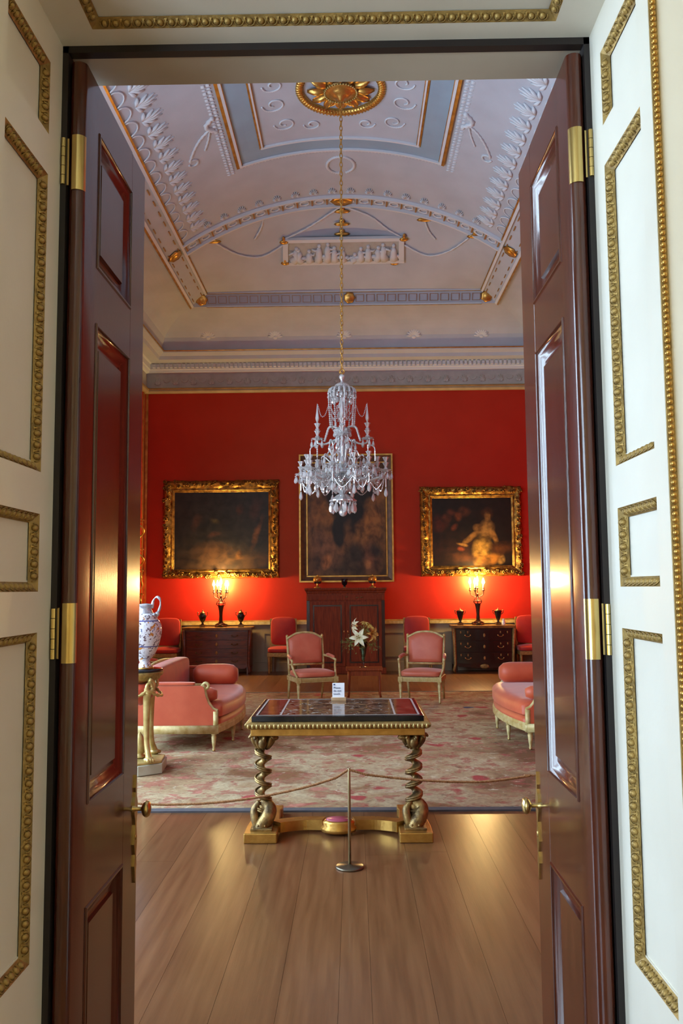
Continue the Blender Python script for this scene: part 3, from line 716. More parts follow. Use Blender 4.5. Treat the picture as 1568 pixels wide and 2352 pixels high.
for k in (1, 2, 3): egg_run(mo, o[k], o[(k+1) % 4], q[(k+1) % 4], q[k])
MB().box(sx0-0.01, sx1+0.01, sy0-0.01, sy1+0.01, HZ+REC+0.002, HZ+REC+0.01).build('panel_field', WHITE, sof)
# gilt bead string on the right-hand edge
bs = struct(MB().box(JX1+0.001, JX1+0.018, FY-0.004, FY+0.0, 0.2, HZ+0.1).build('trim_2', OLDGILT), 'string of gilt beads on the edge of the doorway')
bead = MB().ell((0,0,0), 0.0062, 8, 6).mesh('bead', GILT, True)
for k in range(200): link('bead', bead, bs, (JX1+0.0085, FY-0.007, 0.60+k*0.0132))
# wall masses round the doorway
m = MB().box(JX1+0.06, XR, 1.775, YN, 0, 6.4).box(XL, JX0-0.06, 1.775, YN, 0, 6.4).box(JX0-0.06, JX1+0.06, 1.775, YN-0.001, HZ+0.06, 6.4)
m.box(JX1+0.2, 3.3, FY, 1.775, 0, 4.4).box(-3.3, JX0-0.2, FY, 1.775, 0, 4.4).box(JX0-0.2, JX1+0.2, FY, 1.775, HZ+0.04, 4.4)
struct(m.build('wall_near', WHITE), 'white wall around the doorway')
# dark frame
df = sempty('trim_3', 'very dark wooden door frame around the opening')
MB().box(JX0-0.07, JX0+0.016, JY, JY+0.05, 0, HZ).build('frame_post', BLACK, df)
MB().box(JX1-0.016, JX1+0.07, JY, JY+0.05, 0, HZ).build('frame_post', BLACK, df)
MB().box(JX0-0.07, JX1+0.07, JY, JY+0.028, HZ-0.020, HZ+0.065).build('frame_head', BLACK, df)
struct(MB().box(JX0-0.05, JX1+0.05, JY+0.028, YN, HZ-0.017, HZ+0.065).build('ceiling_doorway_far', SOFFIT), 'plain stone-coloured soffit behind the door frame')
struct(MB().box(JX0-0.07, JX0-0.012, JY+0.05, YN, 0, HZ).build('wall_doorway_left_far', SOFFIT), 'stone-coloured reveal behind the left door')
struct(MB().box(JX1+0.012, JX1+0.07, JY+0.05, YN, 0, HZ).build('wall_doorway_right_far', SOFFIT), 'stone-coloured reveal behind the right door')

# ---------------------------------------------------------------- the two door leaves (folded back into the room)
def door(num, side, XF, XB, Yend, label):
    d = sempty('door_%d' % num, label); s = -side          # s: direction the visible face looks (towards the middle)
    Y0, Z0, Z1 = 2.205, 0.012, 3.066
    th = abs(XF-XB); xm = (XF+XB)/2
    PYa, PYb = 2.335, 2.70
    PZ = [(0.16,0.75), (1.018,2.362), (2.522,2.93)]
    # hinge stile with a rounded edge
    pts = [(XB, PYa), (XB, Y0+th*0.45)]
    for k in range(1, 8):
        a = PI*k/8; pts.append((xm+(XB-xm)*math.cos(a), Y0+th*0.45-th*0.45*math.sin(a)))
    pts += [(XF, Y0+th*0.45), (XF, PYa)]
    smooth_angle(MB().prism(pts, lambda u, v: (u, v, Z0), lambda u, v: (u, v, Z1)).build('hinge_stile', MAHOG, d), 35)
    MB().box(min(XF,XB), max(XF,XB), PYb, Yend, Z0, Z1).build('lock_stile', MAHOG, d, bevel=0.003)
    zc = [Z0]+[z for p in PZ for z in p]+[Z1]
    for k in range(0, len(zc), 2):
        MB().box(min(XF,XB), max(XF,XB), PYa, PYb, zc[k], zc[k+1]).build('rail', MAHOG, d)
    for (z0, z1) in PZ:
        # bolection moulding: raised quarter-round at the edge, then a cavetto falling to the field
        prof = [(0.0,0.0),(0.003,0.004),(0.008,0.004),(0.012,-0.004),(0.020,-0.007),(0.030,-0.013),(0.036,-0.019),(0.050,-0.021),(0.062,-0.021)]
        mm = MB(); cs = []
        for (i_, h) in prof:
            X = XF+s*h; cs.append([(X,PYa+i_,z0+i_),(X,PYb-i_,z0+i_),(X,PYb-i_,z1-i_),(X,PYa+i_,z1-i_)])
        for a, b in zip(cs, cs[1:]):
            for k in range(4): mm.quad(a[k], a[(k+1) % 4], b[(k+1) % 4], b[k])
        smooth_angle(mm.build('panel_moulding', MAHOG, d), 50)
        i0, i1 = 0.062, 0.088; Xa, Xb = XF-s*0.021, XF-s*0.010
        o = [(Xa,PYa+i0,z0+i0),(Xa,PYb-i0,z0+i0),(Xa,PYb-i0,z1-i0),(Xa,PYa+i0,z1-i0)]
        q = [(Xb,PYa+i0+0.004,z0+i0+0.004),(Xb,PYb-i0-0.004,z0+i0+0.004),(Xb,PYb-i0-0.004,z1-i0-0.004),(Xb,PYa+i0+0.004,z1-i0-0.004)]
        mm = MB()
        for k in range(4): mm.quad(o[k], o[(k+1) % 4], q[(k+1) % 4], q[k])
        mm.quad(*q); mm.build('panel', MAHOG, d)
        MB().box(min(XB,XB+s*0.012), max(XB,XB+s*0.012), PYa, PYb, z0, z1).build('panel_back', MAHOG, d)
    # brass hinges
    for (hz0, hz1) in ((2.695,2.852), (1.41,1.566), (0.18,0.336)):
        h = bpy.data.objects.new('hinge', None); COL.objects.link(h); h.parent = d
        pl = MB(); g = []
        for k in range(7):
            a = PI*(0.34+0.62*k/6); g.append((xm+(XF-xm)*-math.cos(a)*1.03, Y0+th*0.45-(th*0.45+0.002)*math.sin(a)))
        g2 = [(x, y-0.0015) for x, y in g]
        for (x, y), (x2, y2) in zip(g, g[1:]): pl.quad((x,y-0.001,hz0), (x2,y2-0.001,hz0), (x2,y2-0.001,hz1), (x,y-0.001,hz1))
        smooth_angle(pl.build('hinge_plate', BRASS, h), 60)
        kx = XB-s*0.010
        for k in range(5):
            za = hz0+0.012+(hz1-hz0-0.024)*k/5; zb = hz0+0.012+(hz1-hz0-0.024)*(k+1)/5-0.0015
            MB().tube([(kx,Y0-0.006,za),(kx,Y0-0.006,zb)], 0.0062, 10).build('hinge_knuckle', BRASS, h, False)
        MB().box(min(kx,kx+s*0.014), max(kx,kx+s*0.014), Y0-0.001, Y0+0.002, hz0+0.012, hz1-0.012).build('hinge_leaf', BRASS, h)
    # knob and lock plate
    ky, kz = Yend-0.055, 0.885
    kn = MB(); pr = [(0.001,0),(0.012,0),(0.010,0.006),(0.0065,0.012),(0.0065,0.028),(0.012,0.031),(0.022,0.036),(0.0265,0.043),(0.0265,0.048),(0.022,0.055),(0.010,0.059),(0.001,0.060)]
    n = 18; V = []
    for r, h in pr:
        for k in range(n): V.append((XF+s*h, ky+r*math.cos(2*PI*k/n), kz+r*math.sin(2*PI*k/n)))
    kn.add(V, [(i*n+k, i*n+(k+1) % n, (i+1)*n+(k+1) % n, (i+1)*n+k) for i in range(len(pr)-1) for k in range(n)])
    smooth_angle(kn.build('door_knob', BRASS, d), 50)
    ez = [0.645,0.66,0.68,0.70,0.72,0.735,0.75,0.77,0.80,0.83,0.85,0.865,0.88,0.905,0.92,0.935,0.95,0.965,0.99]
    ew = [0.001,0.004,0.008,0.013,0.010,0.006,0.012,0.017,0.013,0.007,0.012,0.020,0.022,0.018,0.010,0.006,0.009,0.005,0.001]
    pts = [(ky+w_+0.02, z) for z, w_ in zip(ez, ew)]+[(ky-w_+0.02, z) for z, w_ in list(zip(ez, ew))[::-1]]
    MB().prism(pts, lambda u, v: (XF, u, v), lambda u, v: (XF+s*0.006, u, v)).build('lock_plate', BRASS, d)
    MB().ell((XF+s*0.006, ky+0.02, 0.79), (0.003,0.005,0.010), 8, 5).build('keyhole_cover', BRASS, d, True)
    return d
door(1, -1, -0.730, -0.775, 2.872, 'left mahogany door leaf folded back, with three raised panels')
door(2, 1, 0.602, 0.647, 2.888, 'right mahogany door leaf folded back, with three raised panels')
# ================================================================ furniture
# ---------------------------------------------------------------- carpet
RG = (-3.35, 2.95, 6.19, 13.1)
rug = thing('carpet', 'large floral carpet in cream and rose under the seating', 'carpet', (0,0,0))
MB().grid(lambda u, v: (RG[0]+0.06+(RG[1]-RG[0]-0.12)*u, RG[2]+0.075+(RG[3]-RG[2]-0.15)*v, 0.011+0.002*noise.noise((u*30, v*30, 0))), 60, 60).build('pile', RUG, rug, True)
m = MB()
for (a, b, c, d) in ((RG[0],RG[1],RG[2],RG[2]+0.08),(RG[0],RG[1],RG[3]-0.08,RG[3]),(RG[0],RG[0]+0.065,RG[2],RG[3]),(RG[1]-0.065,RG[1],RG[2],RG[3])):
    m.box(a, b, c, d, 0.0, 0.0125)
m.build('edge_binding', RUGB, rug)

# ---------------------------------------------------------------- inlaid marble table with twisted gilt legs
def marble():
    m, nt, b = newmat('inlaid_marble'); b.inputs['Roughness'].default_value = 0.08; b.inputs['Specular IOR Level'].default_value = 0.4
    v = coords(nt, 'Object')
    n = N(nt, 'ShaderNodeTexNoise'); n.inputs['Scale'].default_value = 16; n.inputs['Detail'].default_value = 7; n.inputs['Distortion'].default_value = 1.5; nt.links.new(v, n.inputs['Vector'])
    c = ramp(nt, n.outputs[0], [(0.3, (14,13,13)), (0.44, (58,44,34)), (0.52, (150,106,76)), (0.58, (46,40,36)), (0.66, (176,168,156))])
    nt.links.new(c, b.inputs['Base Color']); return m
MARB = marble()
BLACKM = MAT('black_marble', (16,17,19), 0.1, c2=(34,34,38), scale=8)
REDM = MAT('red_marble', (92,34,28), 0.1, c2=(128,70,56), scale=14)
WHITEM = MAT('white_marble_line', (190,184,178), 0.15)
INLAY = MAT('ochre_inlay', (168,132,74), 0.12, c2=(120,92,60), scale=20)
TX0, TX1, TYF, TYB, TZ = -0.70, 0.475, 5.50, 6.42, 0.775
TC = ((TX0+TX1)/2, (TYF+TYB)/2)
tb = thing('console_table', 'gilt table with inlaid dark marble top on twisted columns', 'table', (TC[0], TC[1], 0))
hw, hd = (TX1-TX0)/2, (TYB-TYF)/2
top = MB().box(-hw+0.03, hw-0.03, -hd+0.03, hd-0.03, TZ-0.035, TZ).build('marble_top', BLACKM, tb, bevel=0.003)
MB().box(-hw+0.10, hw-0.10, -hd+0.08, hd-0.08, TZ, TZ+0.0012).build('inlaid_field', MARB, top)
for s in (-1, 1):
    MB().box(min(s*(hw-0.075),s*(hw-0.20)), max(s*(hw-0.075),s*(hw-0.20)), -hd+0.085, hd-0.085, TZ+0.0013, TZ+0.0022).build('red_inlay', REDM, top)
    for xx in (hw-0.06, hw-0.215):
        MB().box(s*xx-0.006, s*xx+0.006, -hd+0.07, hd-0.07, TZ+0.0013, TZ+0.0026).build('white_line', WHITEM, top)
    MB().box(-hw+0.06, hw-0.06, s*(hd-0.07)-0.005, s*(hd-0.07)+0.005, TZ+0.001, TZ+0.0024).build('white_line', WHITEM, top)
for (cx, cy, rx, ry) in ((0,0,0.20,0.17),(-0.28,0.02,0.09,0.2),(0.28,-0.02,0.09,0.2),(0.02,-0.27,0.12,0.05),(-0.14,-0.25,0.04,0.06),(0.17,-0.26,0.04,0.06),(0,0,0.08,0.06)):
    MB().tube([(cx+rx*math.cos(2*PI*k/24), cy+ry*math.sin(2*PI*k/24), TZ-0.0016) for k in range(25)], 0.0035, 8, False).build('inlaid_scroll', INLAY, top, True)
# gilt frame: egg edging and frieze
ap = MB().box(-hw+0.025, hw-0.025, -hd+0.025, hd-0.025, TZ-0.125, TZ-0.055).build('frieze_board', GILT, tb, bevel=0.004)
m = MB(); cs = []
for (p, z) in ((0.03,TZ-0.036),(0.0,TZ-0.040),(-0.012,TZ-0.052),(-0.006,TZ-0.068),(0.012,TZ-0.08),(0.02,TZ-0.082)):
    cs.append([(-hw+p,-hd+p,z),(hw-p,-hd+p,z),(hw-p,hd-p,z),(-hw+p,hd-p,z)])
for a, b in zip(cs, cs[1:]):
    for k in range(4): m.quad(a[k], a[(k+1) % 4], b[(k+1) % 4], b[k])
ed = m.build('edge_moulding', OLDGILT, tb)
te = MB().ell((0,0,0), (0.0105,0.010,0.016), 8, 5).mesh('edge_egg', PALEGILT, True)
for k in range(42): link('edge_egg', te, ed, (-hw+0.014+k*(2*hw-0.028)/41, -hd-0.006, TZ-0.060))
for s in (-1, 1):
    for k in range(30): link('edge_egg', te, ed, M=Matrix.Translation((s*(hw+0.006), -hd+0.03+k*(2*hd-0.06)/29, TZ-0.060)) @ Matrix.Rotation(PI/2, 4, 'Z'))
def twist_leg(cx, cy, hand):
    m = MB(); z0, z1 = 0.16, 0.60; n, q = 60, 14
    def fn(u, v):
        a = hand*2*PI*5.0*v-PI/2; b = 2*PI*u; r = (0.036+0.004*math.cos(b-a))*(1-0.10*v)
        return (cx+0.021*math.cos(a)+r*math.cos(b), cy+0.021*math.sin(a)+r*math.sin(b), z0+(z1-z0)*v)
    m.grid(fn, q, n); o = m.build('twisted_column', OLDGILT2, tb, True)
    # second vine winding round the column
    P = [(cx+0.052*math.cos(hand*2*PI*5.0*t-PI/2+0.9), cy+0.052*math.sin(hand*2*PI*5.0*t-PI/2+0.9), z0+(z1-z0)*t) for t in [k/70 for k in range(71)]]
    MB().tube(P, 0.0075, 6).build('vine', OLDGILT2, o, True)
    cp = MB()
    cp.lathe([(0.03,0.58),(0.045,0.60),(0.04,0.62),(0.055,0.645),(0.06,0.652)], (cx, cy, 0), 12)
    for k in range(9):
        a = 2*PI*k/9; d = Vector((math.cos(a), math.sin(a), 0)); c = Vector((cx, cy, 0))
        cp.tube(spline([c+d*0.03+Vector((0,0,0.555)), c+d*0.062+Vector((0,0,0.60)), c+d*0.075+Vector((0,0,0.64)), c+d*0.098+Vector((0,0,0.625))], 3), [0.012,0.014,0.016,0.017,0.017,0.016,0.014,0.013,0.010,0.006], 6)
    cp.ell((cx, cy-0.055, 0.60), (0.03,0.03,0.04), 8, 6).ell((cx-hand*0.06, cy-0.02, 0.625), (0.045,0.025,0.022), 8, 6)
    cp.build('carved_capital', OLDGILT2, tb, True)
    # dolphin at the foot
    dl = MB()
    P = spline([(cx, cy, 0.22), (cx+0.045, cy-0.02, 0.175), (cx+0.03, cy-0.05, 0.12), (cx, cy-0.065, 0.085), (cx-0.01, cy-0.085, 0.05)], 5)
    dl.tube(P, [0.026+0.022*math.sin(PI*min(1, 0.15+k/len(P)*0.8)) for k in range(len(P))], 10)
    P = spline([(cx-0.02, cy-0.02, 0.22), (cx-0.052, cy-0.03, 0.17), (cx-0.045, cy-0.05, 0.11), (cx-0.025, cy-0.06, 0.055)], 5)
    dl.tube(P, [0.018+0.010*math.sin(PI*k/len(P)) for k in range(len(P))], 8)
    for k in range(5):
        a = -0.9+0.45*k; dl.tube([(cx, cy-0.08, 0.075), (cx+0.05*math.sin(a), cy-0.10, 0.07-0.03*math.cos(a))], [0.012, 0.004], 5)
    dl.ell((cx, cy-0.06, 0.075), (0.05,0.045,0.04), 10, 7)
    dl.ell((cx-0.022, cy-0.10, 0.085), 0.009, 6, 5).ell((cx+0.022, cy-0.10, 0.085), 0.009, 6, 5)
    dl.build('carved_dolphin', OLDGILT2, tb, True)
OLDGILT2 = MAT('worn_carved_gilding', (0.42,0.27,0.09), 0.38, 0.65, c2=(0.10,0.065,0.03), scale=16, bmp=0.3, bscale=60)
for s in (-1, 1):
    lx = s*(hw-0.095)
    twist_leg(lx, -hd+0.13, s)
    pts = [(-0.105,-hd-0.055),(0.105,-hd-0.055),(0.105,-hd+0.12),(0.08,0.06),(0.09,0.10),(0.09,0.19),(-0.09,0.19),(-0.09,0.10),(-0.08,0.06),(-0.105,-hd+0.12)]
    MB().prism([(lx+p[0], p[1]) for p in pts], lambda u, v: (u, v, 0.0), lambda u, v: (u, v, 0.062)).build('plinth', GILT, tb, bevel=0.006)
    MB().box(lx-0.07, lx+0.07, -hd+0.0, -hd+0.2, 0.06, 0.075).build('plinth_step', OLDGILT2, tb, bevel=0.004)
    MB().lathe([(0.07,0.06),(0.05,0.09),(0.035,0.16),(0.045,0.2)], (lx, -hd+0.13, 0), 12).build('column_foot', OLDGILT2, tb, True)
# low stretcher with an oval cushion pad
for s in (-1, 1):
    st = MB()
    P = spline([(s*0.10, 0.02-hd+0.2, 0.05), (s*0.24, -hd+0.24, 0.045), (s*0.36, -hd+0.18, 0.05), (s*0.41, -hd+0.13, 0.055)], 5)
    for a, b in zip(P, P[1:]):
        t = (b-a).normalized(); w = Vector((-t.y, t.x, 0)); st.obox((a+b)/2, t*((b-a).length*0.56), w*0.045, (0,0,0.032))
    st.build('stretcher', GILT, tb)
bo = MB().lathe([(0.001,0.012),(0.095,0.012),(0.115,0.02),(0.118,0.04),(0.100,0.055),(0.105,0.075),(0.092,0.088),(0.085,0.09),(0.001,0.09)], n=28)
b_ = bo.build('oval_stand', GILT, tb, True); b_.location = (0.0, -hd+0.16, 0); b_.scale = (1.0, 0.72, 1)
PINKM = MAT('pink_marble', (186,92,112), 0.3, c2=(168,76,98), scale=9)
pk = MB().lathe([(0.001,0.088),(0.085,0.088),(0.082,0.096),(0.001,0.099)], n=28).build('pink_oval_inset', PINKM, tb, True); pk.location = (0.0, -hd+0.16, 0); pk.scale = (1, 0.72, 1)

# ---------------------------------------------------------------- notice card on the table
PAPER = MAT('white_card', (236,240,246), 0.6)
INK = MAT('blue_ink', (40,62,110), 0.6)
BEECH = MAT('pale_wood_block', (206,176,136), 0.5, c2=(190,158,118), scale=12)
cpos = at(777, 1609, 6.27)
nc = thing('notice_card', 'small white notice card in a wooden block on the table', 'sign', (cpos.x+0.0, 6.27, TZ+0.0012))
MB().box(-0.052, 0.056, -0.02, 0.02, 0.0, 0.024).build('wooden_block', BEECH, nc, bevel=0.002)
cd = MB().obox((0,0.004,0.073), (0.0445,0,0), (0,0.0006,-0.0001), (0,0.012,0.053)).build('card', PAPER, nc)
def text(par, body, size, loc, rot, mat, name='lettering', ext=0.0004, align='LEFT'):
    c = bpy.data.curves.new(name, 'FONT'); c.body = body; c.size = size; c.extrude = ext; c.align_x = align; c.resolution_u = 2
    tmp = bpy.data.objects.new(name+'_tmp', c); COL.objects.link(tmp)
    dg = bpy.context.evaluated_depsgraph_get(); me = bpy.data.meshes.new_from_object(tmp.evaluated_get(dg))
    COL.objects.unlink(tmp); bpy.data.objects.remove(tmp)
    me.materials.clear(); me.materials.append(mat); o = link(name, me, par); o.location = loc; o.rotation_euler = rot; return o
ti = math.atan2(0.053, 0.012)
for k, line in enumerate(('Please', 'do not', 'touch')):
    z = 0.085-0.0215*k; text(cd, line, 0.021, (-0.036, 0.004+(z-0.073)*0.226-0.0016, z), (ti, 0, 0), INK)
MB().obox((-0.03, 0.004+0.041*0.226-0.0012, 0.114), (0.006,0,0), (0,0.0004,0), (0,0.001,0.0045)).build('printed_emblem', INK, cd)

# ---------------------------------------------------------------- rope barrier
STEEL = MAT('dull_brass_post', (0.46,0.36,0.2), 0.35, 0.85, c2=(0.36,0.28,0.15), scale=8)
BASEM = MAT('blackened_base', (0.16,0.13,0.09), 0.3, 0.8)
ROPE = MAT('twisted_cord', (176,128,82), 0.8, c2=(140,94,54), scale=60)
def stanchion(x, y, label):
    t = thing('barrier_post', label, 'barrier post', (x, y, 0), 0, 'low rope barrier posts')
    MB().lathe([(0.001,0.0),(0.082,0.0),(0.082,0.008),(0.076,0.013),(0.02,0.016),(0.012,0.02),(0.001,0.02)], n=32).build('base_plate', BASEM, t, True)
    MB().lathe([(0.001,0.015),(0.0085,0.015),(0.0085,0.535),(0.0065,0.54),(0.0065,0.556),(0.001,0.558)], n=14).build('post', STEEL, t, True)
    for s in (-1, 1): MB().tube([(s*0.005,0,0.545),(s*0.007,0,0.565)], 0.0022, 6).build('rope_hook', STEEL, t)
    return t
PX, PYy = -0.038, 4.99
stanchion(PX, PYy, 'thin brass barrier post on a round base before the table')
stanchion(-2.45, 5.05, 'thin brass barrier post beyond the left door')
stanchion(2.30, 5.10, 'thin brass barrier post beyond the right door')
def rope(pts, label):
    P = spline(pts, 16); m = MB()
    for ph in (0, 2*PI/3, 4*PI/3):
        Q = []; L = 0
        for i, p in enumerate(P):
            if i: L += (P[i]-P[i-1]).length
            a = ph+L*2*PI/0.045; t = (P[min(i+1,len(P)-1)]-P[max(i-1,0)]).normalized(); u = t.cross(Vector((0,1,0))).normalized() if abs(t.y) < 0.9 else Vector((1,0,0))
            Q.append(p+(u*math.cos(a)+t.cross(u)*math.sin(a))*0.0036)
        m.tube(Q, 0.0042, 5)
    o = m.build('barrier_rope', ROPE, None, True); tag(o, label, 'rope', 'barrier ropes'); return o
def dense(pts, n): 
    P = spline(pts, n); return P
def rp(l): return dense([at(px, py, Y) for px, py, Y in l], 9)
rope([Vector((PX-0.005, PYy, 0.548))]+rp([(772,1786,4.99),(716,1804,4.99),(640,1822,5.0),(560,1836,5.0),(470,1845,5.0),(380,1848,5.02)])+rp([(330,1847,5.02),(250,1838,5.03),(150,1818,5.04)])+[Vector((-2.2,5.05,0.44)), Vector((-2.443,5.05,0.548))], 'twisted cord sagging from the brass post towards the left door')
rope([Vector((PX+0.005, PYy, 0.548))]+rp([(840,1779,4.99),(900,1786,5.0),(980,1793,5.0),(1060,1796,5.02),(1130,1794,5.03),(1222,1781,5.05)])+[Vector((1.6,5.07,0.49)), Vector((2.293,5.10,0.548))], 'twisted cord running from the brass post towards the right door')
# ---------------------------------------------------------------- sofas (length along local x, seat looks to local -y)
def rounded_box(x0, x1, y0, y1, z0, z1, r, puff=0.0, seg=3):
    bm = bmesh.new(); m = MB().box(x0, x1, y0, y1, z0, z1)
    me = m.mesh('t', None); bm.from_mesh(me)
    bmesh.ops.subdivide_edges(bm, edges=bm.edges[:], cuts=3, use_grid_fill=True)
    c = Vector(((x0+x1)/2, (y0+y1)/2, (z0+z1)/2)); h = Vector(((x1-x0)/2, (y1-y0)/2, (z1-z0)/2))
    for v in bm.verts:
        d = v.co-c
        for i in range(3):
            lim = h[i]-r
        q = Vector((max(-h.x+r, min(h.x-r, d.x)), max(-h.y+r, min(h.y-r, d.y)), max(-h.z+r, min(h.z-r, d.z))))
        e = d-q
        if e.length > 1e-6: e = e.normalized()*r
        p = c+q+e
        if puff:
            fx = 1-(d.x/h.x)**2; fy = 1-(d.y/h.y)**2; fz = 1-(d.z/h.z)**2
            if abs(d.z) > h.z*0.99: p.z += puff*fx*fy*(1 if d.z > 0 else -0.3)
            if abs(d.y) > h.y*0.99: p.y += puff*fx*fz*(1 if d.y > 0 else -1)
        v.co = p
    me2 = bpy.data.meshes.new('cushion'); bm.to_mesh(me2); bm.free()
    bpy.data.meshes.remove(me)
    return me2
def cushion(name, mat, par, *a, **k):
    me = rounded_box(*a, **k); me.materials.append(mat)
    me.polygons.foreach_set('use_smooth', [True]*len(me.polygons))
    o = link(name, me, par); md = o.modifiers.new('s', 'SUBSURF'); md.levels = 1; md.render_levels = 2; return o
def turned_leg(m, x, y, h, r=0.03):
    m.lathe([(r*0.45,0.0),(r*0.55,0.02),(r*0.4,0.03),(r*0.62,h*0.35),(r*0.95,h*0.78),(r*0.7,h*0.82),(r*1.0,h*0.88),(r*1.0,h)], (x, y, 0), 12, lobes=6, amp=0.04)
def sofa(label, loc, rz, big=1, L=1.86, D=0.80, fab=SALMON, fab_back=ORANGE):
    t = thing('sofa', label, 'sofa', loc, rz, 'pair of salmon silk sofas')
    hl = L/2; yb, yf = D/2, -D/2; LEG = 0.17; bow = 0.13
    front = lambda x: yf-bow*(1-(x/hl)**2)
    # bowed seat rail
    n = 24; m = MB(); V = []
    xs = [-hl+L*k/n for k in range(n+1)]
    for (o_, z) in ((0,LEG),(0.012,LEG+0.01),(0.012,LEG+0.055),(0.004,LEG+0.062),(0,LEG+0.085)):
        V.append([(x, front(x)-o_, z) for x in xs])
    for a, b in zip(V, V[1:]):
        for k in range(n): m.quad(a[k], a[k+1], b[k+1], b[k])
    m.box(-hl, hl, yf+0.02, yb, LEG, LEG+0.08)
    m.grid(lambda u, v: (-hl+L*u, front(-hl+L*u)+v*(yf+0.02-front(-hl+L*u)), LEG), 24, 1)
    m.build('seat_rail', CREAMGILT, t)
    for (x, y) in ((-hl+0.03, yf+0.03), (hl-0.03, yf+0.03), (-hl*0.38, front(hl*0.38)+0.03), (hl*0.38, front(hl*0.38)+0.03), (-hl+0.03, yb-0.03), (hl-0.03, yb-0.03)):
        mm = MB(); turned_leg(mm, 0, 0, LEG+0.01, 0.028); l = mm.build('leg', CREAMGILT, t, True); l.location = (x, y, 0)
        MB().lathe([(0.012,0.0),(0.016,0.006),(0.012,0.014)], n=10).build('castor', BRASS, l, True)
    # seat: upholstered bowed pad + loose cushion
    def pad(z0, z1, off, name, r=0.03):
        m = MB(); nx, ny = 24, 8; hx = hl-0.06
        def P(u, v, z, k):
            x = -hx+2*hx*u; y0 = front(x)+off; y = y0+(yb-0.16-y0)*v
            return (x, y, z)
        def topz(u, v):
            e = min(1, min(u, 1-u)/0.06)**0.5*min(1, min(v+0.0, 1-v)/0.10+0.0)**0.5 if 0 < v < 1 and 0 < u < 1 else 0
            return z1-0.05+0.05*e+0.02*math.sin(PI*u)*math.sin(PI*v)
        m.grid(lambda u, v: P(u, v, topz(u, v), 0), 32, 16)
        for k in range(32):
            u0, u1 = k/32, (k+1)/32
            m.quad(P(u0,0,z0,0), P(u1,0,z0,0), P(u1,0,topz(u1,0),0), P(u0,0,topz(u0,0),0))
        for u in (0, 1):
            for k in range(16):
                v0, v1 = k/16, (k+1)/16; m.quad(P(u,v0,z0,0), P(u,v1,z0,0), P(u,v1,topz(u,v1),0), P(u,v0,topz(u,v0),0))
        return m.build(name, fab, t, True)
    pad(LEG+0.08, LEG+0.165, 0.0, 'seat_upholstery')
    pad(LEG+0.16, LEG+0.295, -0.012, 'seat_cushion')
    # back
    cushion('back_cushion', fab_back, t, -hl+0.09, hl-0.09, yb-0.21, yb-0.03, LEG+0.22, 0.80, 0.03, 0.012)  # darker coral than the seat: shade of the inner face put into the colour
    MB().box(-hl+0.05, hl-0.05, yb-0.04, yb, LEG+0.05, 0.74).build('back_panel', fab, t, bevel=0.01)
    P = [(-hl+0.05+(L-0.1)*k/12, yb-0.02, 0.755+0.045*math.sin(PI*k/12)**2) for k in range(13)]
    MB().tube(P, 0.022, 8).build('crest_rail', CREAMGILT, t, True)
    # arms: solid upholstered ends in a scrolled gilt frame
    for s in (-1, 1):
        xo = s*hl; xi = s*(hl-0.075)
        prof = [(yb, LEG), (yb, 0.635), (yf+0.16, 0.635)]
        sw = [(yf+0.16,0.635),(yf+0.135,0.625),(yf+0.125,0.60),(yf+0.115,0.54),(yf+0.085,0.46),(yf+0.04,0.405),(yf+0.0,0.385),(yf-0.0,0.385)]
        poly = prof+sw[1:]+[(yf, LEG)]
        MB().prism([p for p in poly], lambda u, v: (xi, u, v), lambda u, v: (xo-s*0.006, u, v)).build('arm_panel', fab, t)
        c = s*(hl-0.035)
        fr = MB()
        fr.tube([(c, y, z) for y, z in spline([(p[0], p[1], 0) for p in sw], 3) for _ in (0,)] if False else [(c, q.x, q.y) for q in spline([(p[0], p[1], 0) for p in sw], 3)], 0.020, 8)
        fr.obox((c, yf+0.012, (LEG+0.385)/2), (0.03,0,0), (0,0.022,0), (0,0,(0.385-LEG)/2))
        fr.obox((c, yf+0.012, LEG+0.04), (0.036,0,0), (0,0.03,0), (0,0,0.04))
        fr.tube([(c, yf+0.16, 0.638), (c, yb, 0.638)], 0.019, 8)
        fr.obox((c, 0.0, LEG+0.04), (0.042,0,0), (0,D/2,0), (0,0,0.04))
        fr.tube([(c, yb-0.02, LEG), (c, yb-0.02, 0.76)], 0.022, 8)
        # volute at the top of the arm
        fr.tube(arc((c, yf+0.115, 0.63), 0.028, 0, 2*PI, 12, (0,1,0), (0,0,1)), 0.016, 7)
        fr.build('arm_frame', CREAMGILT, t, True)
        cushion('arm_pad', fab, t, c-0.04, c+0.04, yf+0.22, yb-0.12, 0.635, 0.672, 0.015)
        # bolster
        b = MB(); rb = 0.125 if s == big else 0.075; xb = s*(hl-0.08-rb); P = []
        for k in range(11): P.append((xb, yf+0.02+(D-0.28)*k/10, LEG+0.29+rb*0.95))
        b.tube(P, [rb*q for q in (0.55,0.9,0.97,1,1,1,1,1,0.97,0.9,0.55)], 18); b.build('bolster', fab, t, True)
    return t
# left sofa: local -y faces +x world ; near end at y=8.4
sofa('salmon silk sofa with gilt frame beside the porcelain jar', (-1.76, 9.32, 0.0135), PI/2, 1)
sofa('salmon silk sofa half hidden behind the right door', (2.08, 9.30, 0.0135), -PI/2, -1)

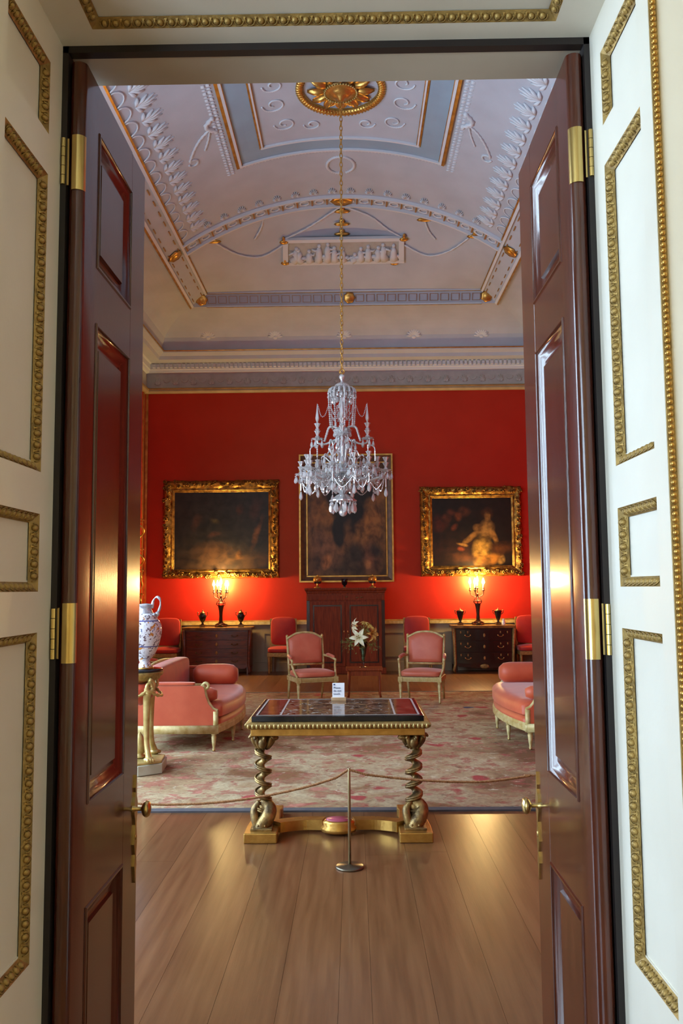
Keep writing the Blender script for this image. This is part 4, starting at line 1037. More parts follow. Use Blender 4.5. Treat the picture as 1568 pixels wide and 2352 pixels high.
# ---------------------------------------------------------------- armchairs (local -y is the front)
def armchair(label, loc, rz, fab, frame, name='armchair', group='gilt armchairs', cat='armchair', H=1.03):
    t = thing(name, label, cat, loc, rz, group); t.scale = (1, 1, 0.93)
    w, d, sz = 0.30, 0.27, 0.40
    for s in (-1, 1):
        mm = MB(); mm.lathe([(0.012,0.0),(0.016,0.03),(0.012,0.04),(0.026,0.26),(0.020,0.28),(0.030,0.30),(0.030,0.31)], n=12, lobes=6, amp=0.05)
        l = mm.build('leg', frame, t, True); l.location = (s*(w-0.03), -d+0.03, 0)
        MB().box(-0.032, 0.032, -0.032, 0.032, 0.31, 0.385).build('corner_block', frame, l, bevel=0.004)
        MB().tube([(s*(w-0.05), d+0.06, 0.0), (s*(w-0.045), d-0.02, 0.30), (s*(w-0.045), d-0.02, 0.39)], [0.013,0.024,0.026], 8).build('leg', frame, t, True)
        # back posts
        MB().tube([(s*(w-0.045), d-0.02, 0.36), (s*(w-0.04), d+0.01, 0.60), (s*(w-0.035), d+0.075, 0.945)], [0.020,0.018,0.017], 8).build('back_post', frame, t, True)
        MB().ell((s*(w-0.035), d+0.077, 0.96), (0.02,0.02,0.03), 8, 6).build('finial', PALEGILT, t, True)
        # arms
        ar = spline([(s*(w-0.035), d+0.02, 0.665), (s*(w+0.0), d-0.15, 0.655), (s*(w+0.015), -0.02, 0.635), (s*(w+0.02), -0.10, 0.62)], 5)
        MB().tube(ar, [0.018]*len(ar), 8).build('arm', frame, t, True)
        MB().tube([q+Vector((0,0,0.022)) for q in ar[3:-4]], [0.012]+[0.024]*(len(ar)-9)+[0.012], 8).build('arm_pad', fab, t, True)
        sp = spline([(s*(w+0.02), -0.10, 0.625), (s*(w+0.015), -0.085, 0.55), (s*(w-0.0), -0.14, 0.46), (s*(w-0.02), -d+0.05, 0.385)], 5)
        MB().tube(sp, [0.016]*len(sp), 8).build('arm_support', frame, t, True)
    m = MB()
    m.box(-w+0.03, w-0.03, -d+0.005, -d+0.05, 0.315, 0.38).box(-w+0.05, w-0.05, d-0.04, d-0.0, 0.315, 0.38)
    for s in (-1, 1): m.box(min(s*(w-0.005), s*(w-0.05)), max(s*(w-0.005), s*(w-0.05)), -d+0.04, d-0.02, 0.315, 0.38)
    m.build('seat_rail', frame, t)
    fl = MB().box(-0.006,0.006,-0.004,0.004,-0.022,0.022).mesh('flute', PALEGILT)
    for k in range(22): link('rail_flute', fl, t, (-w+0.075+k*(2*w-0.15)/21, -d+0.004, 0.347))
    cushion('seat', fab, t, -w+0.02, w-0.02, -d+0.015, d-0.03, 0.37, 0.475, 0.035, 0.02)
    # back: arched frame + pad, leaning
    def bp(x, z, o=0.0):
        k = (z-0.5)/0.5; return (x, d-0.005+0.078*k-o, z)
    hw = w-0.06
    MB().tube([bp(-hw-0.02,0.535), bp(hw+0.02,0.535)], 0.018, 8).build('back_rail', frame, t, True); fr = MB()
    topc = spline([(-hw-0.02,0.93,0),(-hw+0.02,0.955,0),(-hw+0.055,0.975,0),(-hw*0.5,1.005,0),(0,1.018,0),(hw*0.5,1.005,0),(hw-0.055,0.975,0),(hw-0.02,0.955,0),(hw+0.02,0.93,0)], 4)
    fr.tube([bp(q.x, q.y) for q in topc], 0.018, 8)
    fr.build('crest_rail', frame, t, True)
    outline = [(-hw,0.55)]+[(q.x*0.97, q.y-0.008) for q in topc]+[(hw,0.55)]
    ctr = (0, 0.76); mb = MB(); rings = []
    for (sc, off) in ((1.0,0.0),(0.94,0.035),(0.7,0.05),(0.35,0.055),(0.02,0.056)):
        rings.append([bp(ctr[0]+(x-ctr[0])*sc, ctr[1]+(z-ctr[1])*sc, off) for x, z in outline])
    k_ = len(outline)
    for a, b in zip(rings, rings[1:]):
        for i in range(k_): mb.quad(a[i], a[(i+1) % k_], b[(i+1) % k_], b[i])
    mb.add(rings[-1], [tuple(range(k_))])
    rb = [bp(x, z, -0.012) for x, z in outline]; mb.add(rb, [tuple(range(k_))])
    for i in range(k_): mb.quad(rings[0][i], rings[0][(i+1) % k_], rb[(i+1) % k_], rb[i])
    mb.build('back_pad', fab, t, True)
    return t
armchair('pink silk armchair with cream gilt frame right of the flower vase', (0.955, 11.97, 0.0135), -0.24, PINKSILK, CREAMGILT)
armchair('pink silk armchair with gilt frame left of the flower vase', (-0.60, 12.0, 0.0135), 0.36, PINKSILK, CREAMGILT)
armchair('coral armchair with gilt frame behind the left sofa', (-2.72, 11.4, 0.0135), PI/2+0.1, ORANGE, CREAMGILT, group='gilt armchairs')

# ---------------------------------------------------------------- red wall chairs along the end wall
def wall_chair(label, x):
    t = thing('side_chair', label, 'chair', (x, 16.06, 0), 0, 'crimson chairs against the end wall')
    for sx in (-1, 1):
        for sy in (-1, 1):
            mm = MB(); mm.lathe([(0.014,0),(0.018,0.04),(0.028,0.30),(0.03,0.34)], n=8); l = mm.build('leg', OLDGILT, t, True); l.location = (sx*0.235, sy*0.2, 0)
    MB().box(-0.265,0.265,-0.235,0.225,0.33,0.40).build('seat_rail', OLDGILT, t, bevel=0.006)
    cushion('seat', REDCH, t, -0.27, 0.27, -0.24, 0.2, 0.39, 0.50, 0.035, 0.02)
    cushion('backrest', REDCH, t, -0.24, 0.24, 0.17, 0.25, 0.52, 1.04, 0.035, 0.015)
    for s in (-1, 1): MB().box(s*0.235-0.02, s*0.235+0.02, 0.2, 0.245, 0.36, 1.02).build('back_post', OLDGILT, t)
    return t
wall_chair('crimson chair between the rosewood chest and the tall cabinet', at(648,1500,16.0).x)
wall_chair('crimson chair between the tall cabinet and the black lacquer chest', at(960,1500,16.0).x)
wall_chair('crimson chair left of the rosewood chest in the corner', at(378,1500,16.0).x)
wall_chair('crimson chair right of the black lacquer chest by the door edge', at(1222,1500,16.0).x)

# ---------------------------------------------------------------- tall cabinet
cb = thing('tall_cabinet', 'tall dark walnut cabinet under the middle painting', 'cabinet', (-0.155, 16.15, 0))
hw = 0.735
MB().box(-hw, hw, -0.24, 0.28, 0.10, 1.52).build('body', CABW, cb)
MB().box(-hw-0.015, hw+0.015, -0.26, 0.28, 0.0, 0.11).build('plinth', CABW, cb, bevel=0.006)
m = MB(); cs = []
for (p, z) in ((0.0,1.50),(0.012,1.515),(0.012,1.535),(0.03,1.55),(0.038,1.575),(0.038,1.60)):
    cs.append([(-hw-p,-0.24-p,z),(hw+p,-0.24-p,z),(hw+p,0.28,z),(-hw-p,0.28,z)])
for a, b in zip(cs, cs[1:]):
    for k in range(4): m.quad(a[k], a[(k+1) % 4], b[(k+1) % 4], b[k])
m.add(cs[-1], [(0,1,2,3)]); m.build('cornice', CABW, cb)
MB().box(-hw+0.02, hw-0.02, -0.252, -0.24, 1.37, 1.47).build('frieze_panel', CABW, cb, bevel=0.004)
for s in (-1, 1):
    x0, x1 = (0.012, hw-0.06) if s > 0 else (-hw+0.06, -0.012)
    dr = MB().box(x0, x1, -0.256, -0.24, 0.14, 1.34).build('door', CABW, cb, bevel=0.003)
    mm = MB()
    for (a, b, c, d) in ((x0+0.06,x1-0.06,0.20,0.225),(x0+0.06,x1-0.06,1.255,1.28),(x0+0.06,x0+0.085,0.225,1.255),(x1-0.085,x1-0.06,0.225,1.255)): mm.box(a, b, -0.266, -0.256, c, d)
    mm.build('door_moulding', MAHOGD, dr)
    MB().ell((s*0.035, -0.262, 0.78), (0.012,0.012,0.03), 8, 6).build('key_plate', BRASS, dr, True)
    MB().box(s*(hw-0.03)-0.028, s*(hw-0.03)+0.028, -0.258, -0.24, 0.12, 1.36).build('pilaster', MAHOGD, cb)
for (x, z) in ((0.02,1.43),(0.22,1.415),(0.30,1.42)): MB().ell((x, -0.254, z), (0.03,0.006,0.012), 8, 5).build('gilt_mount', BRONZE, cb, True)
# things on top of the cabinet
AMBER = MAT('amber_glass', (0.45,0.16,0.03), 0.12, 0.5, c2=(0.7,0.34,0.06), scale=12)
DARKP = MAT('dark_porcelain', (20,20,26), 0.15, c2=(34,30,34), scale=9)
def bowl_stand(px, label):
    p = at(px, 1349, 16.1)
    t = thing('standing_bowl', label, 'bowl', (p.x, 16.1, 1.60), 0, 'amber bowls on the tall cabinet')
    MB().lathe([(0.001,0),(0.065,0.0),(0.065,0.015),(0.02,0.03),(0.014,0.07),(0.02,0.085),(0.001,0.085)], n=18).build('foot', GILT, t, True)
    MB().lathe([(0.001,0.08),(0.04,0.085),(0.075,0.115),(0.085,0.155),(0.078,0.19),(0.05,0.215),(0.02,0.225),(0.001,0.228)], n=20).build('bowl', AMBER, t, True)
    for k in range(3):
        a = -PI/2-0.7+0.7*k; MB().ell((0.068*math.cos(a), 0.068*math.sin(a), 0.105), 0.024, 8, 6).build('dark_boss', DARKP, t, True)
    MB().ell((0,0,0.235), (0.012,0.012,0.02), 8, 5).build('lid_finial', GILT, t, True)
bowl_stand(729, 'amber standing bowl at the left end of the cabinet top')
bowl_stand(855, 'amber standing bowl at the right end of the cabinet top')
p = at(791, 1349, 16.1)
t = thing('small_vase', 'small dark vase in the middle of the cabinet top', 'vase', (p.x, 16.1, 1.60))
MB().lathe([(0.001,0),(0.03,0),(0.03,0.01),(0.018,0.04),(0.045,0.06),(0.06,0.12),(0.063,0.17),(0.06,0.172),(0.05,0.13),(0.001,0.07)], n=18).build('body', DARKP, t, True)
MB().lathe([(0.034,0.0),(0.038,0.006),(0.034,0.014)], n=16).build('gilt_foot', GILT, t, True)

# ---------------------------------------------------------------- chests of drawers
def chest(px0, px1, label, wood_, topm, lac):
    a, b = at(px0, 1500, 16.0).x, at(px1, 1500, 16.0).x; w = (b-a)/2; H = 0.875
    t = thing('chest_of_drawers', label, 'chest', ((a+b)/2, 16.22, 0), 0, 'chests of drawers against the end wall')
    D0, D1 = -0.24, 0.22
    MB().box(-w+0.03, w-0.03, D0+0.03, D1, 0.13, H-0.045).build('carcass', wood_, t, bevel=0.01)
    # top with moulded edge
    pts = [(-w-0.01, D1), (-w-0.01, D0+0.06)]+[(-w-0.01+(2*w+0.02)*k/12, D0-0.03-0.035*math.sin(PI*k/12)) for k in range(13)]+[(w+0.01, D0+0.06), (w+0.01, D1)]
    MB().prism(pts, lambda u, v: (u, v, H-0.05), lambda u, v: (u, v, H)).build('top', topm, t, bevel=0.006)
    for i in range(4 if not lac else 3):
        n = 4 if not lac else 3
        z0 = 0.17+(H-0.05-0.19)*i/n; z1 = 0.17+(H-0.05-0.19)*(i+1)/n-0.012
        m = MB(); f = lambda x: D0+0.02-0.045*math.cos(PI*x/(2*w))*(1.0 if not lac else 1.3)
        xs = [-w+0.055+(2*w-0.11)*k/12 for k in range(13)]
        for p, q in zip(xs, xs[1:]):
            m.quad((p,f(p),z0),(q,f(q),z0),(q,f(q),z1),(p,f(p),z1)); m.quad((p,f(p),z1),(q,f(q),z1),(q,D0+0.04,z1),(p,D0+0.04,z1)); m.quad((p,f(p),z0),(q,f(q),z0),(q,D0+0.04,z0),(p,D0+0.04,z0))
        for p in (xs[0], xs[-1]): m.quad((p,f(p),z0),(p,f(p),z1),(p,D0+0.04,z1),(p,D0+0.04,z0))
        dr = m.build('drawer', wood_, t)
        zc = (z0+z1)/2
        for s in (-1, 1):
            x = s*w*0.52; y = f(x)-0.004
            MB().tube(arc((x, y-0.014, zc+0.005), 0.05, PI*1.05, PI*1.95, 8, (1,0,0), (0,0,0.6)), 0.007, 6).build('handle', BRASS if lac else BRONZE, dr, True)
            for q in (-0.05, 0.05): MB().ell((x+q, y-0.008, zc), (0.016,0.012,0.016), 8, 5).build('handle_rose', BRASS if lac else BRONZE, dr, True)
            if lac:
                for q in (-0.13, 0.0, 0.13): MB().ell((x+q, y-0.003, zc+0.055), (0.014,0.005,0.026), 6, 4).build('gilt_mount', OLDGILT, dr, True)
        MB().ell((0, f(0)-0.004, zc), (0.022,0.007,0.035), 10, 6).build('key_plate', OLDGILT, dr, True)
    for s in (-1, 1):
        MB().tube([(s*(w-0.045), D0+0.02, 0.0), (s*(w-0.02), D0-0.005, 0.05), (s*(w-0.05), D0+0.015, 0.16), (s*(w-0.04), D0+0.0, 0.5), (s*(w-0.025), D0-0.01, H-0.06)], [0.022,0.028,0.028,0.03,0.036], 8).build('corner_mount', OLDGILT if lac else wood_, t, True)
        MB().box(s*(w-0.06)-0.03, s*(w-0.06)+0.03, D1-0.07, D1-0.01, 0.0, 0.15).build('foot', wood_, t)
        MB().box(s*(w-0.06)-0.03, s*(w-0.06)+0.03, D0+0.03, D0+0.09, 0.0, 0.15).build('foot', wood_, t)
    ap = [(-w+0.05,0.17),(w-0.05,0.17),(w-0.12,0.10)]+[(w*0.5*math.cos(PI*k/8), 0.10-0.025*math.sin(PI*k/8)) for k in range(9)]+[(-w+0.12,0.10)]
    MB().prism(ap, lambda u, v: (u, D0+0.0, v), lambda u, v: (u, D0+0.03, v)).build('apron', wood_, t)
    if lac: MB().ell((0, D0-0.008, 0.115), (0.09,0.008,0.045), 10, 6).build('apron_mount', OLDGILT, t, True)
    return t, H
OCHM = MAT('ochre_marble', (150,112,58), 0.2, c2=(112,78,38), scale=9)
tL, HL = chest(419, 577, 'rosewood chest of drawers under the left painting', CHEST, OCHM, False)
tR, HR = chest(1039, 1184, 'black lacquer chest with gilt mounts under the right painting', LACQ, OCHM, True)

# ---------------------------------------------------------------- candelabra and urns on the chests
BULB = emit('glowing_candle_bulb', (1.0, 0.62, 0.22), 45.0)
CANDLE = MAT('cream_candle_tube', (230,214,176), 0.5)
CANDLE_W = 225.0
def candelabrum(px, H, label):
    p = at(px, 1440, 16.2)
    t = thing('candelabrum', label, 'candelabrum', (p.x, 16.2, H), 0, 'lit bronze candelabra on the chests')
    MB().lathe([(0.001,0),(0.115,0.0),(0.115,0.02),(0.09,0.035),(0.085,0.06),(0.05,0.08),(0.03,0.11),(0.001,0.11)], n=6).build('base', CANDB, t)
    for k in range(3):
        a = 2*PI*k/3-PI/2; MB().ell((0.10*math.cos(a), 0.10*math.sin(a), 0.03), (0.035,0.035,0.028), 8, 5).build('paw_foot', CANDB, t, True)
    MB().lathe([(0.03,0.10),(0.034,0.13),(0.028,0.20),(0.036,0.30),(0.05,0.38),(0.055,0.40),(0.03,0.41),(0.001,0.41)], n=12, lobes=6, amp=0.08).build('tapered_stem', CANDB, t, True)
    MB().lathe([(0.001,0.44),(0.085,0.445),(0.09,0.455),(0.05,0.462),(0.02,0.48),(0.016,0.56),(0.028,0.58),(0.012,0.60),(0.001,0.62)], n=14).build('gallery', CANDB, t, True)
    for k in range(6):
        a = 2*PI*k/6+0.3; d = Vector((math.cos(a), math.sin(a), 0))
        MB().tube(spline([d*0.04+Vector((0,0,0.40)), d*0.085+Vector((0,0,0.43)), d*0.06+Vector((0,0,0.50)), d*0.03+Vector((0,0,0.53))], 3), 0.007, 6).build('scroll', CANDB, t, True)
    for k in range(6):
        if k == 5: d = Vector((0,0,0)); top = 0.70
        else:
            a = 2*PI*k/5+PI/2+0.25; d = Vector((math.cos(a), math.sin(a)*0.8, 0)); top = 0.66
        if k < 5:
            ar = MB().tube(spline([Vector((0,0,0.53)), d*0.06+Vector((0,0,0.535)), d*0.125+Vector((0,0,0.57)), d*0.14+Vector((0,0,0.62)), d*0.14+Vector((0,0,0.645))], 4), 0.008, 7).build('arm', CANDB, t, True)
        else: ar = MB().tube([(0,0,0.60),(0,0,0.69)], 0.009, 7).build('arm', CANDB, t, True)
        c = d*0.14 if k < 5 else d
        MB().lathe([(0.004,-0.02),(0.03,-0.008),(0.032,0.0),(0.014,0.004),(0.016,0.03),(0.018,0.04),(0.001,0.041)], (c.x, c.y, top), 12).build('candle_cup', CANDB, ar, True)
        MB().lathe([(0.010,0.035),(0.010,0.115),(0.001,0.116)], (c.x, c.y, top), 10).build('candle', CANDLE, ar, True)
        MB().lathe([(0.001,0.113),(0.014,0.118),(0.025,0.14),(0.023,0.17),(0.010,0.21),(0.001,0.235)], (c.x, c.y, top), 10).build('flame_bulb', BULB, ar, True)
    l = bpy.data.lights.new('candle_glow', 'POINT'); l.energy = CANDLE_W; l.color = (1.0, 0.70, 0.26); l.shadow_soft_size = 0.12
    lo = bpy.data.objects.new('candle_glow', l); COL.objects.link(lo); lo.parent = t; lo.location = (0, -0.02, 0.84)
    return t

candelabrum(507, HL, 'lit bronze candelabrum on the rosewood chest')
candelabrum(1098, HR, 'lit bronze candelabrum on the black lacquer chest')
def urn(px, H, label, kind):
    p = at(px, 1438, 16.1); t = thing('urn', label, 'urn', (p.x, 16.1, H), 0, 'small dark urns on the chests')
    MB().box(-0.05,0.05,-0.05,0.05,0,0.05).build('plinth', BRONZE, t, bevel=0.004)
    if kind == 0:
        MB().lathe([(0.035,0.05),(0.018,0.075),(0.02,0.09),(0.05,0.13),(0.072,0.19),(0.07,0.225),(0.05,0.25),(0.045,0.26),(0.001,0.262)], n=18).build('body', DARKP, t, True)
        MB().lathe([(0.052,0.258),(0.048,0.275),(0.02,0.295),(0.012,0.31),(0.016,0.32),(0.001,0.335)], n=14).build('lid', BRONZE, t, True)
    else:
        MB().lathe([(0.035,0.05),(0.016,0.07),(0.03,0.10),(0.048,0.15),(0.066,0.22),(0.075,0.26),(0.08,0.265),(0.07,0.27),(0.001,0.272)], n=18).build('body', DARKP, t, True)
        MB().lathe([(0.072,0.268),(0.05,0.285),(0.012,0.295),(0.008,0.315),(0.001,0.33)], n=14).build('lid', BRONZE, t, True)
    for s in (-1, 1):
        MB().tube(spline([(s*0.066,0,0.20),(s*0.095,0,0.235),(s*0.098,0,0.285),(s*0.08,0,0.27)], 4), 0.007, 6).build('handle', BRONZE, t, True)
urn(465, HL, 'dark lidded urn left of the candelabrum on the rosewood chest', 0)
urn(553, HL, 'dark lidded urn right of the candelabrum on the rosewood chest', 0)
urn(1057, HR, 'tapering dark urn left of the candelabrum on the lacquer chest', 1)
urn(1144, HR, 'tapering dark urn right of the candelabrum on the lacquer chest', 1)
p = at(1156, 1432, 16.02)
o = MB()
o.lathe([(0.001,0),(0.03,0.0),(0.036,0.03),(0.030,0.075),(0.02,0.10),(0.024,0.115),(0.001,0.118)], n=14, lobes=5, amp=0.05)
o = o.build('shell_ornament', PAPER, None, True); o.location = (p.x, 16.02, HR); tag(o, 'tiny white ornament at the right end of the lacquer chest', 'ornament')

# ---------------------------------------------------------------- low table with the glass vase of lilies
VX, VY = at(836, 1535, 12.55).x, 12.55
lt = thing('side_table', 'low dark wooden side table under the flower vase', 'table', (VX, VY, 0.0135))
MB().box(-0.27, 0.27, -0.2, 0.2, 0.385, 0.415).build('top', CABW, lt, bevel=0.006)
MB().box(-0.23, 0.23, -0.17, 0.17, 0.31, 0.385).build('apron', CABW, lt)
for sx in (-1, 1):
    for sy in (-1, 1): MB().tube([(sx*0.235, sy*0.165, 0.0), (sx*0.225, sy*0.16, 0.05), (sx*0.22, sy*0.155, 0.385)], [0.018,0.014,0.024], 8).build('leg', CABW, lt, True)
gv = thing('flower_vase', 'tall trumpet-shaped glass vase of lilies on the low table', 'vase', (VX-0.01, VY, 0.428))
MB().lathe([(0.001,0.0),(0.055,0.0),(0.056,0.006),(0.015,0.02),(0.012,0.045),(0.020,0.07),(0.030,0.16),(0.052,0.30),(0.072,0.37),(0.068,0.37),(0.048,0.295),(0.026,0.16),(0.001,0.08)], n=22).build('glass_body', GLASS, gv, True)
WAT = MAT('green_water_and_stems', (126,140,108), 0.3, c2=(92,110,76), scale=30)
MB().lathe([(0.001,0.085),(0.022,0.12),(0.028,0.18),(0.044,0.285),(0.001,0.285)], n=12).build('stems_in_water', WAT, gv, True)
LILY = MAT('white_lily_petal', (238,240,214), 0.5, c2=(226,222,150), scale=8)
LILYY = MAT('yellow_lily_petal', (226,208,120), 0.5, c2=(196,160,62), scale=8)
STAM = MAT('stamen', (150,84,26), 0.7)
LEAF = MAT('leaf_green', (104,124,58), 0.55, c2=(140,154,80), scale=12)
GYP = MAT('pale_green_bud', (128,138,72), 0.7)
petal = MB().grid(lambda u, v: (0.004+0.085*v**1.2+0.012*v**3, (u-0.5)*0.044*math.sin(PI*min(0.985,0.10+v*0.9))**0.9, 0.052*math.sin(v*2.3)-0.014*v**3-0.010*(1-abs(2*u-1))*(1-v*0.5)), 4, 8)
# petals: u across, v along; opens along +z
pme = petal.mesh('lily_petal', LILY, True); pmy = petal.mesh('lily_petal_y', LILYY, True)
def lily(p, d, label, yellow=False, sc=1.0):
    t = thing('lily', label, 'flower', p, 0, 'lilies in the glass vase')
    z = Vector(d).normalized(); x = z.orthogonal().normalized(); y = z.cross(x); B = frameM((0,0,0), x, y, z, (sc,sc,sc))
    for k in range(6): link('petal', pmy if yellow else pme, t, M=B @ Matrix.Rotation(2*PI*k/6+0.3, 4, 'Z') @ Matrix.Scale(1 if k % 2 else 0.93, 4))
    for k in range(5):
        a = 2*PI*k/5; q = [(0,0,0.01), (0.012*math.cos(a),0.012*math.sin(a),0.05), (0.02*math.cos(a),0.02*math.sin(a),0.075)]
        o = MB().tube(q, [0.0018,0.0018,0.004], 5).build('stamen', STAM, t); o.matrix_local = B
    base = Vector((VX-0.01, VY, 0.428+0.33))-Vector(p)
    MB().tube(spline([(0,0,0), -z*0.06*sc, base*0.6-z*0.02, base], 5), 0.0045, 6).build('stem', LEAF, t, True)
def VP_(px, py, dy=0.0): return at(px, py, VY+dy)
lily(VP_(825,1465,-0.10), (-0.15,-1,0.12), 'wide open white lily at the front of the bouquet', sc=1.5)
lily(VP_(851,1456,-0.06), (0.75,-0.7,0.0), 'yellow-tinged lily facing right in the bouquet', True, 1.35)
lily(VP_(820,1438,-0.02), (-0.9,-0.4,0.15), 'pale lily drooping to the left atop the bouquet', sc=1.25)
lily(VP_(836,1435,0.0), (0.1,-0.3,1), 'half-closed lily at the very top of the bouquet', True, 0.8)
lily(VP_(845,1442,0.08), (0.5,0.4,0.8), 'yellowish lily at the back right of the bouquet', True, 1.0)
def spray(px, py, dy, label, n=46, r=0.09):
    c = VP_(px, py, dy); t = thing('foliage_spray', label, 'foliage', c, 0, 'green sprays in the glass vase')
    base = Vector((VX-0.01, VY, 0.428+0.34))-c
    MB().tube(spline([(0,0,0), base*0.5+Vector((0,0,0.03)), base], 5), 0.004, 5).build('stem', LEAF, t, True)
    m = MB()
    for k in range(n):
        p = Vector((random.gauss(0,1), random.gauss(0,0.7), random.gauss(0,1)))*r*0.55
        u = Vector((random.uniform(-1,1), random.uniform(-1,1), random.uniform(-1,1))).normalized(); w = u.orthogonal().normalized(); s = random.uniform(0.012,0.022)
        m.add([p-u*s, p+w*s*0.45, p+u*s, p-w*s*0.45, p+u.cross(w)*s*0.25], [(0,1,4),(1,2,4),(2,3,4),(3,0,4)])
        m.tube([p, p*0.4], 0.0011, 4, False)
    stuff(m.build('leaflets', LEAF, t)); return t
spray(803,1476,-0.03, 'loose green spray at the left of the bouquet', 60, 0.11)
spray(855,1482,0.03, 'loose dark green spray at the right of the bouquet', 50, 0.09)
spray(834,1478,0.0, 'dense green leaves at the mouth of the vase', 70, 0.08)
spray(838,1445,0.04, 'green leaves between the upper lilies', 50, 0.08)
for (px, py, L_) in ((832,1432,0.14),(846,1438,0.12)):
    pass

# ---------------------------------------------------------------- gilt tripod pedestal and porcelain jar
GX, GY = -1.905, 7.56
pd = thing('pedestal', 'gilt tripod pedestal with ram-head scrolls carrying the jar', 'pedestal', (GX, GY, 0.0135))
STONEW = MAT('painted_plinth', (196,196,180), 0.5, c2=(178,174,150), scale=7)
def tri(r, cut, rot): 
    out = []
    for k in range(3):
        a = rot+2*PI*k/3
        for e in (-cut, cut): out.append((r*math.cos(a+e), r*math.sin(a+e)))
    return out
A0 = -PI/2+0.62
MB().prism(tri(0.27, 0.42, A0), lambda u, v: (u, v, 0.0), lambda u, v: (u, v, 0.085)).build('plinth', STONEW, pd, bevel=0.006)
MB().prism(tri(0.25, 0.44, A0), lambda u, v: (u, v, 0.085), lambda u, v: (u, v, 0.105)).build('plinth_moulding', PALEGILT, pd, bevel=0.004)
for k in range(3):
    a = A0+2*PI*k/3; d = Vector((math.cos(a), math.sin(a), 0)); t_ = Vector((-d.y, d.x, 0))
    P = spline([d*0.215+Vector((0,0,0.12)), d*0.20+Vector((0,0,0.16)), d*0.165+Vector((0,0,0.24)), d*0.15+Vector((0,0,0.40)), d*0.155+Vector((0,0,0.62)), d*0.175+Vector((0,0,0.70))], 5)
    l = MB().tube(P, [0.034-0.010*math.sin(PI*min(1,k2/len(P)*1.3)) for k2 in range(len(P))], 8).build('leg', PALEGILT, pd, True)
    m = MB(); c = d*0.215+Vector((0,0,0.125)); m.ell(c, (0.05,0.05,0.025), 8, 5)
    for e in (-1, 0, 1): m.ell(c+d*0.035+t_*e*0.022-Vector((0,0,0.004)), (0.018,0.018,0.018), 7, 5)
    m.build('paw', PALEGILT, l, True)
    # ram-horn scroll
    sc_pts = []
    for q in range(22):
        u = q/21; rr_ = 0.056*(1-0.72*u); an = PI*0.5-u*2*PI*1.35; sc_pts.append(d*0.195+t_*(rr_*math.cos(an)*0.8+0.006*u)+d*(0.02*u)+Vector((0,0,0.745+rr_*math.sin(an))))
    m = MB().tube(sc_pts, [0.022-0.010*q/21 for q in range(22)], 8); m.ell(d*0.17+Vector((0,0,0.70)), (0.035,0.035,0.05), 8, 6)
    m.build('scroll_head', PALEGILT, l, True)
    # festoon to the next head
    a2 = A0+2*PI*(k+1)/3; d2 = Vector((math.cos(a2), math.sin(a2), 0))
    P = [d.lerp(d2, u).normalized()*0.185+Vector((0,0,0.735-0.085*math.sin(PI*u))) for u in [q/14 for q in range(15)]]
    MB().tube(P, [0.010+0.008*(q % 2) for q in range(15)], 6).build('festoon', PALEGILT, pd, True)
m = MB()
m.lathe([(0.001,0.105),(0.05,0.11),(0.055,0.125),(0.03,0.14),(0.045,0.16),(0.05,0.2),(0.045,0.25),(0.025,0.30),(0.006,0.33),(0.001,0.332)], n=14, lobes=7, amp=0.08)
m.build('pine_cone', PALEGILT, pd, True)
MB().lathe([(0.001,0.755),(0.06,0.76),(0.14,0.785),(0.17,0.80),(0.175,0.82),(0.195,0.83),(0.20,0.855),(0.195,0.862),(0.001,0.865)], n=28).build('bowl_top', OLDGILT, pd, True)
MB().lathe([(0.001,0.862),(0.19,0.862),(0.195,0.872),(0.188,0.884),(0.001,0.884)], n=28).build('marble_slab', BLACKM, pd, True)
MB().lathe([(0.001,0.56),(0.05,0.58),(0.11,0.64),(0.13,0.70),(0.135,0.755),(0.001,0.755)], n=20).build('inner_basin', ORANGE, pd, True)
def porcelain():
    m, nt, b = newmat('painted_porcelain'); b.inputs['Roughness'].default_value = 0.12; b.inputs['Coat Weight'].default_value = 0.5
    v = coords(nt, 'Object')
    def nz(s, d=4):
        n = N(nt, 'ShaderNodeTexNoise'); n.inputs['Scale'].default_value = s; n.inputs['Detail'].default_value = d; nt.links.new(v, n.inputs['Vector']); return n.outputs[0]
    c = mixc(nt, ramp(nt, nz(44, 6), [(0.55,(0,0,0)),(0.60,(255,255,255))]), (226,226,232), (104,82,92))
    c = mixc(nt, ramp(nt, nz(22, 4), [(0.60,(0,0,0)),(0.64,(255,255,255))]), c, (198,132,58))
    c = mixc(nt, ramp(nt, nz(36, 4), [(0.33,(255,255,255)),(0.37,(0,0,0))]), c, (92,104,150))
    sp = N(nt, 'ShaderNodeSeparateXYZ'); nt.links.new(v, sp.inputs[0])
    for z0 in (0.20, 0.425):
        a = N(nt, 'ShaderNodeMath', operation='SUBTRACT'); nt.links.new(sp.outputs[2], a.inputs[0]); a.inputs[1].default_value = z0
        ab = N(nt, 'ShaderNodeMath', operation='ABSOLUTE'); nt.links.new(a.outputs[0], ab.inputs[0])
        lt_ = N(nt, 'ShaderNodeMath', operation='LESS_THAN'); nt.links.new(ab.outputs[0], lt_.inputs[0]); lt_.inputs[1].default_value = 0.005
        c = mixc(nt, lt_.outputs[0], c, (88,92,150))
    nt.links.new(c, b.inputs['Base Color']); return m
PORC = porcelain()
PGREY = MAT('silvered_porcelain', (150,152,160), 0.2, 0.3, c2=(214,214,218), scale=22)
vz = 0.897
jar = thing('porcelain_jar', 'tall white porcelain jar painted with flowers on the pedestal', 'jar', (GX+0.035, GY, vz))
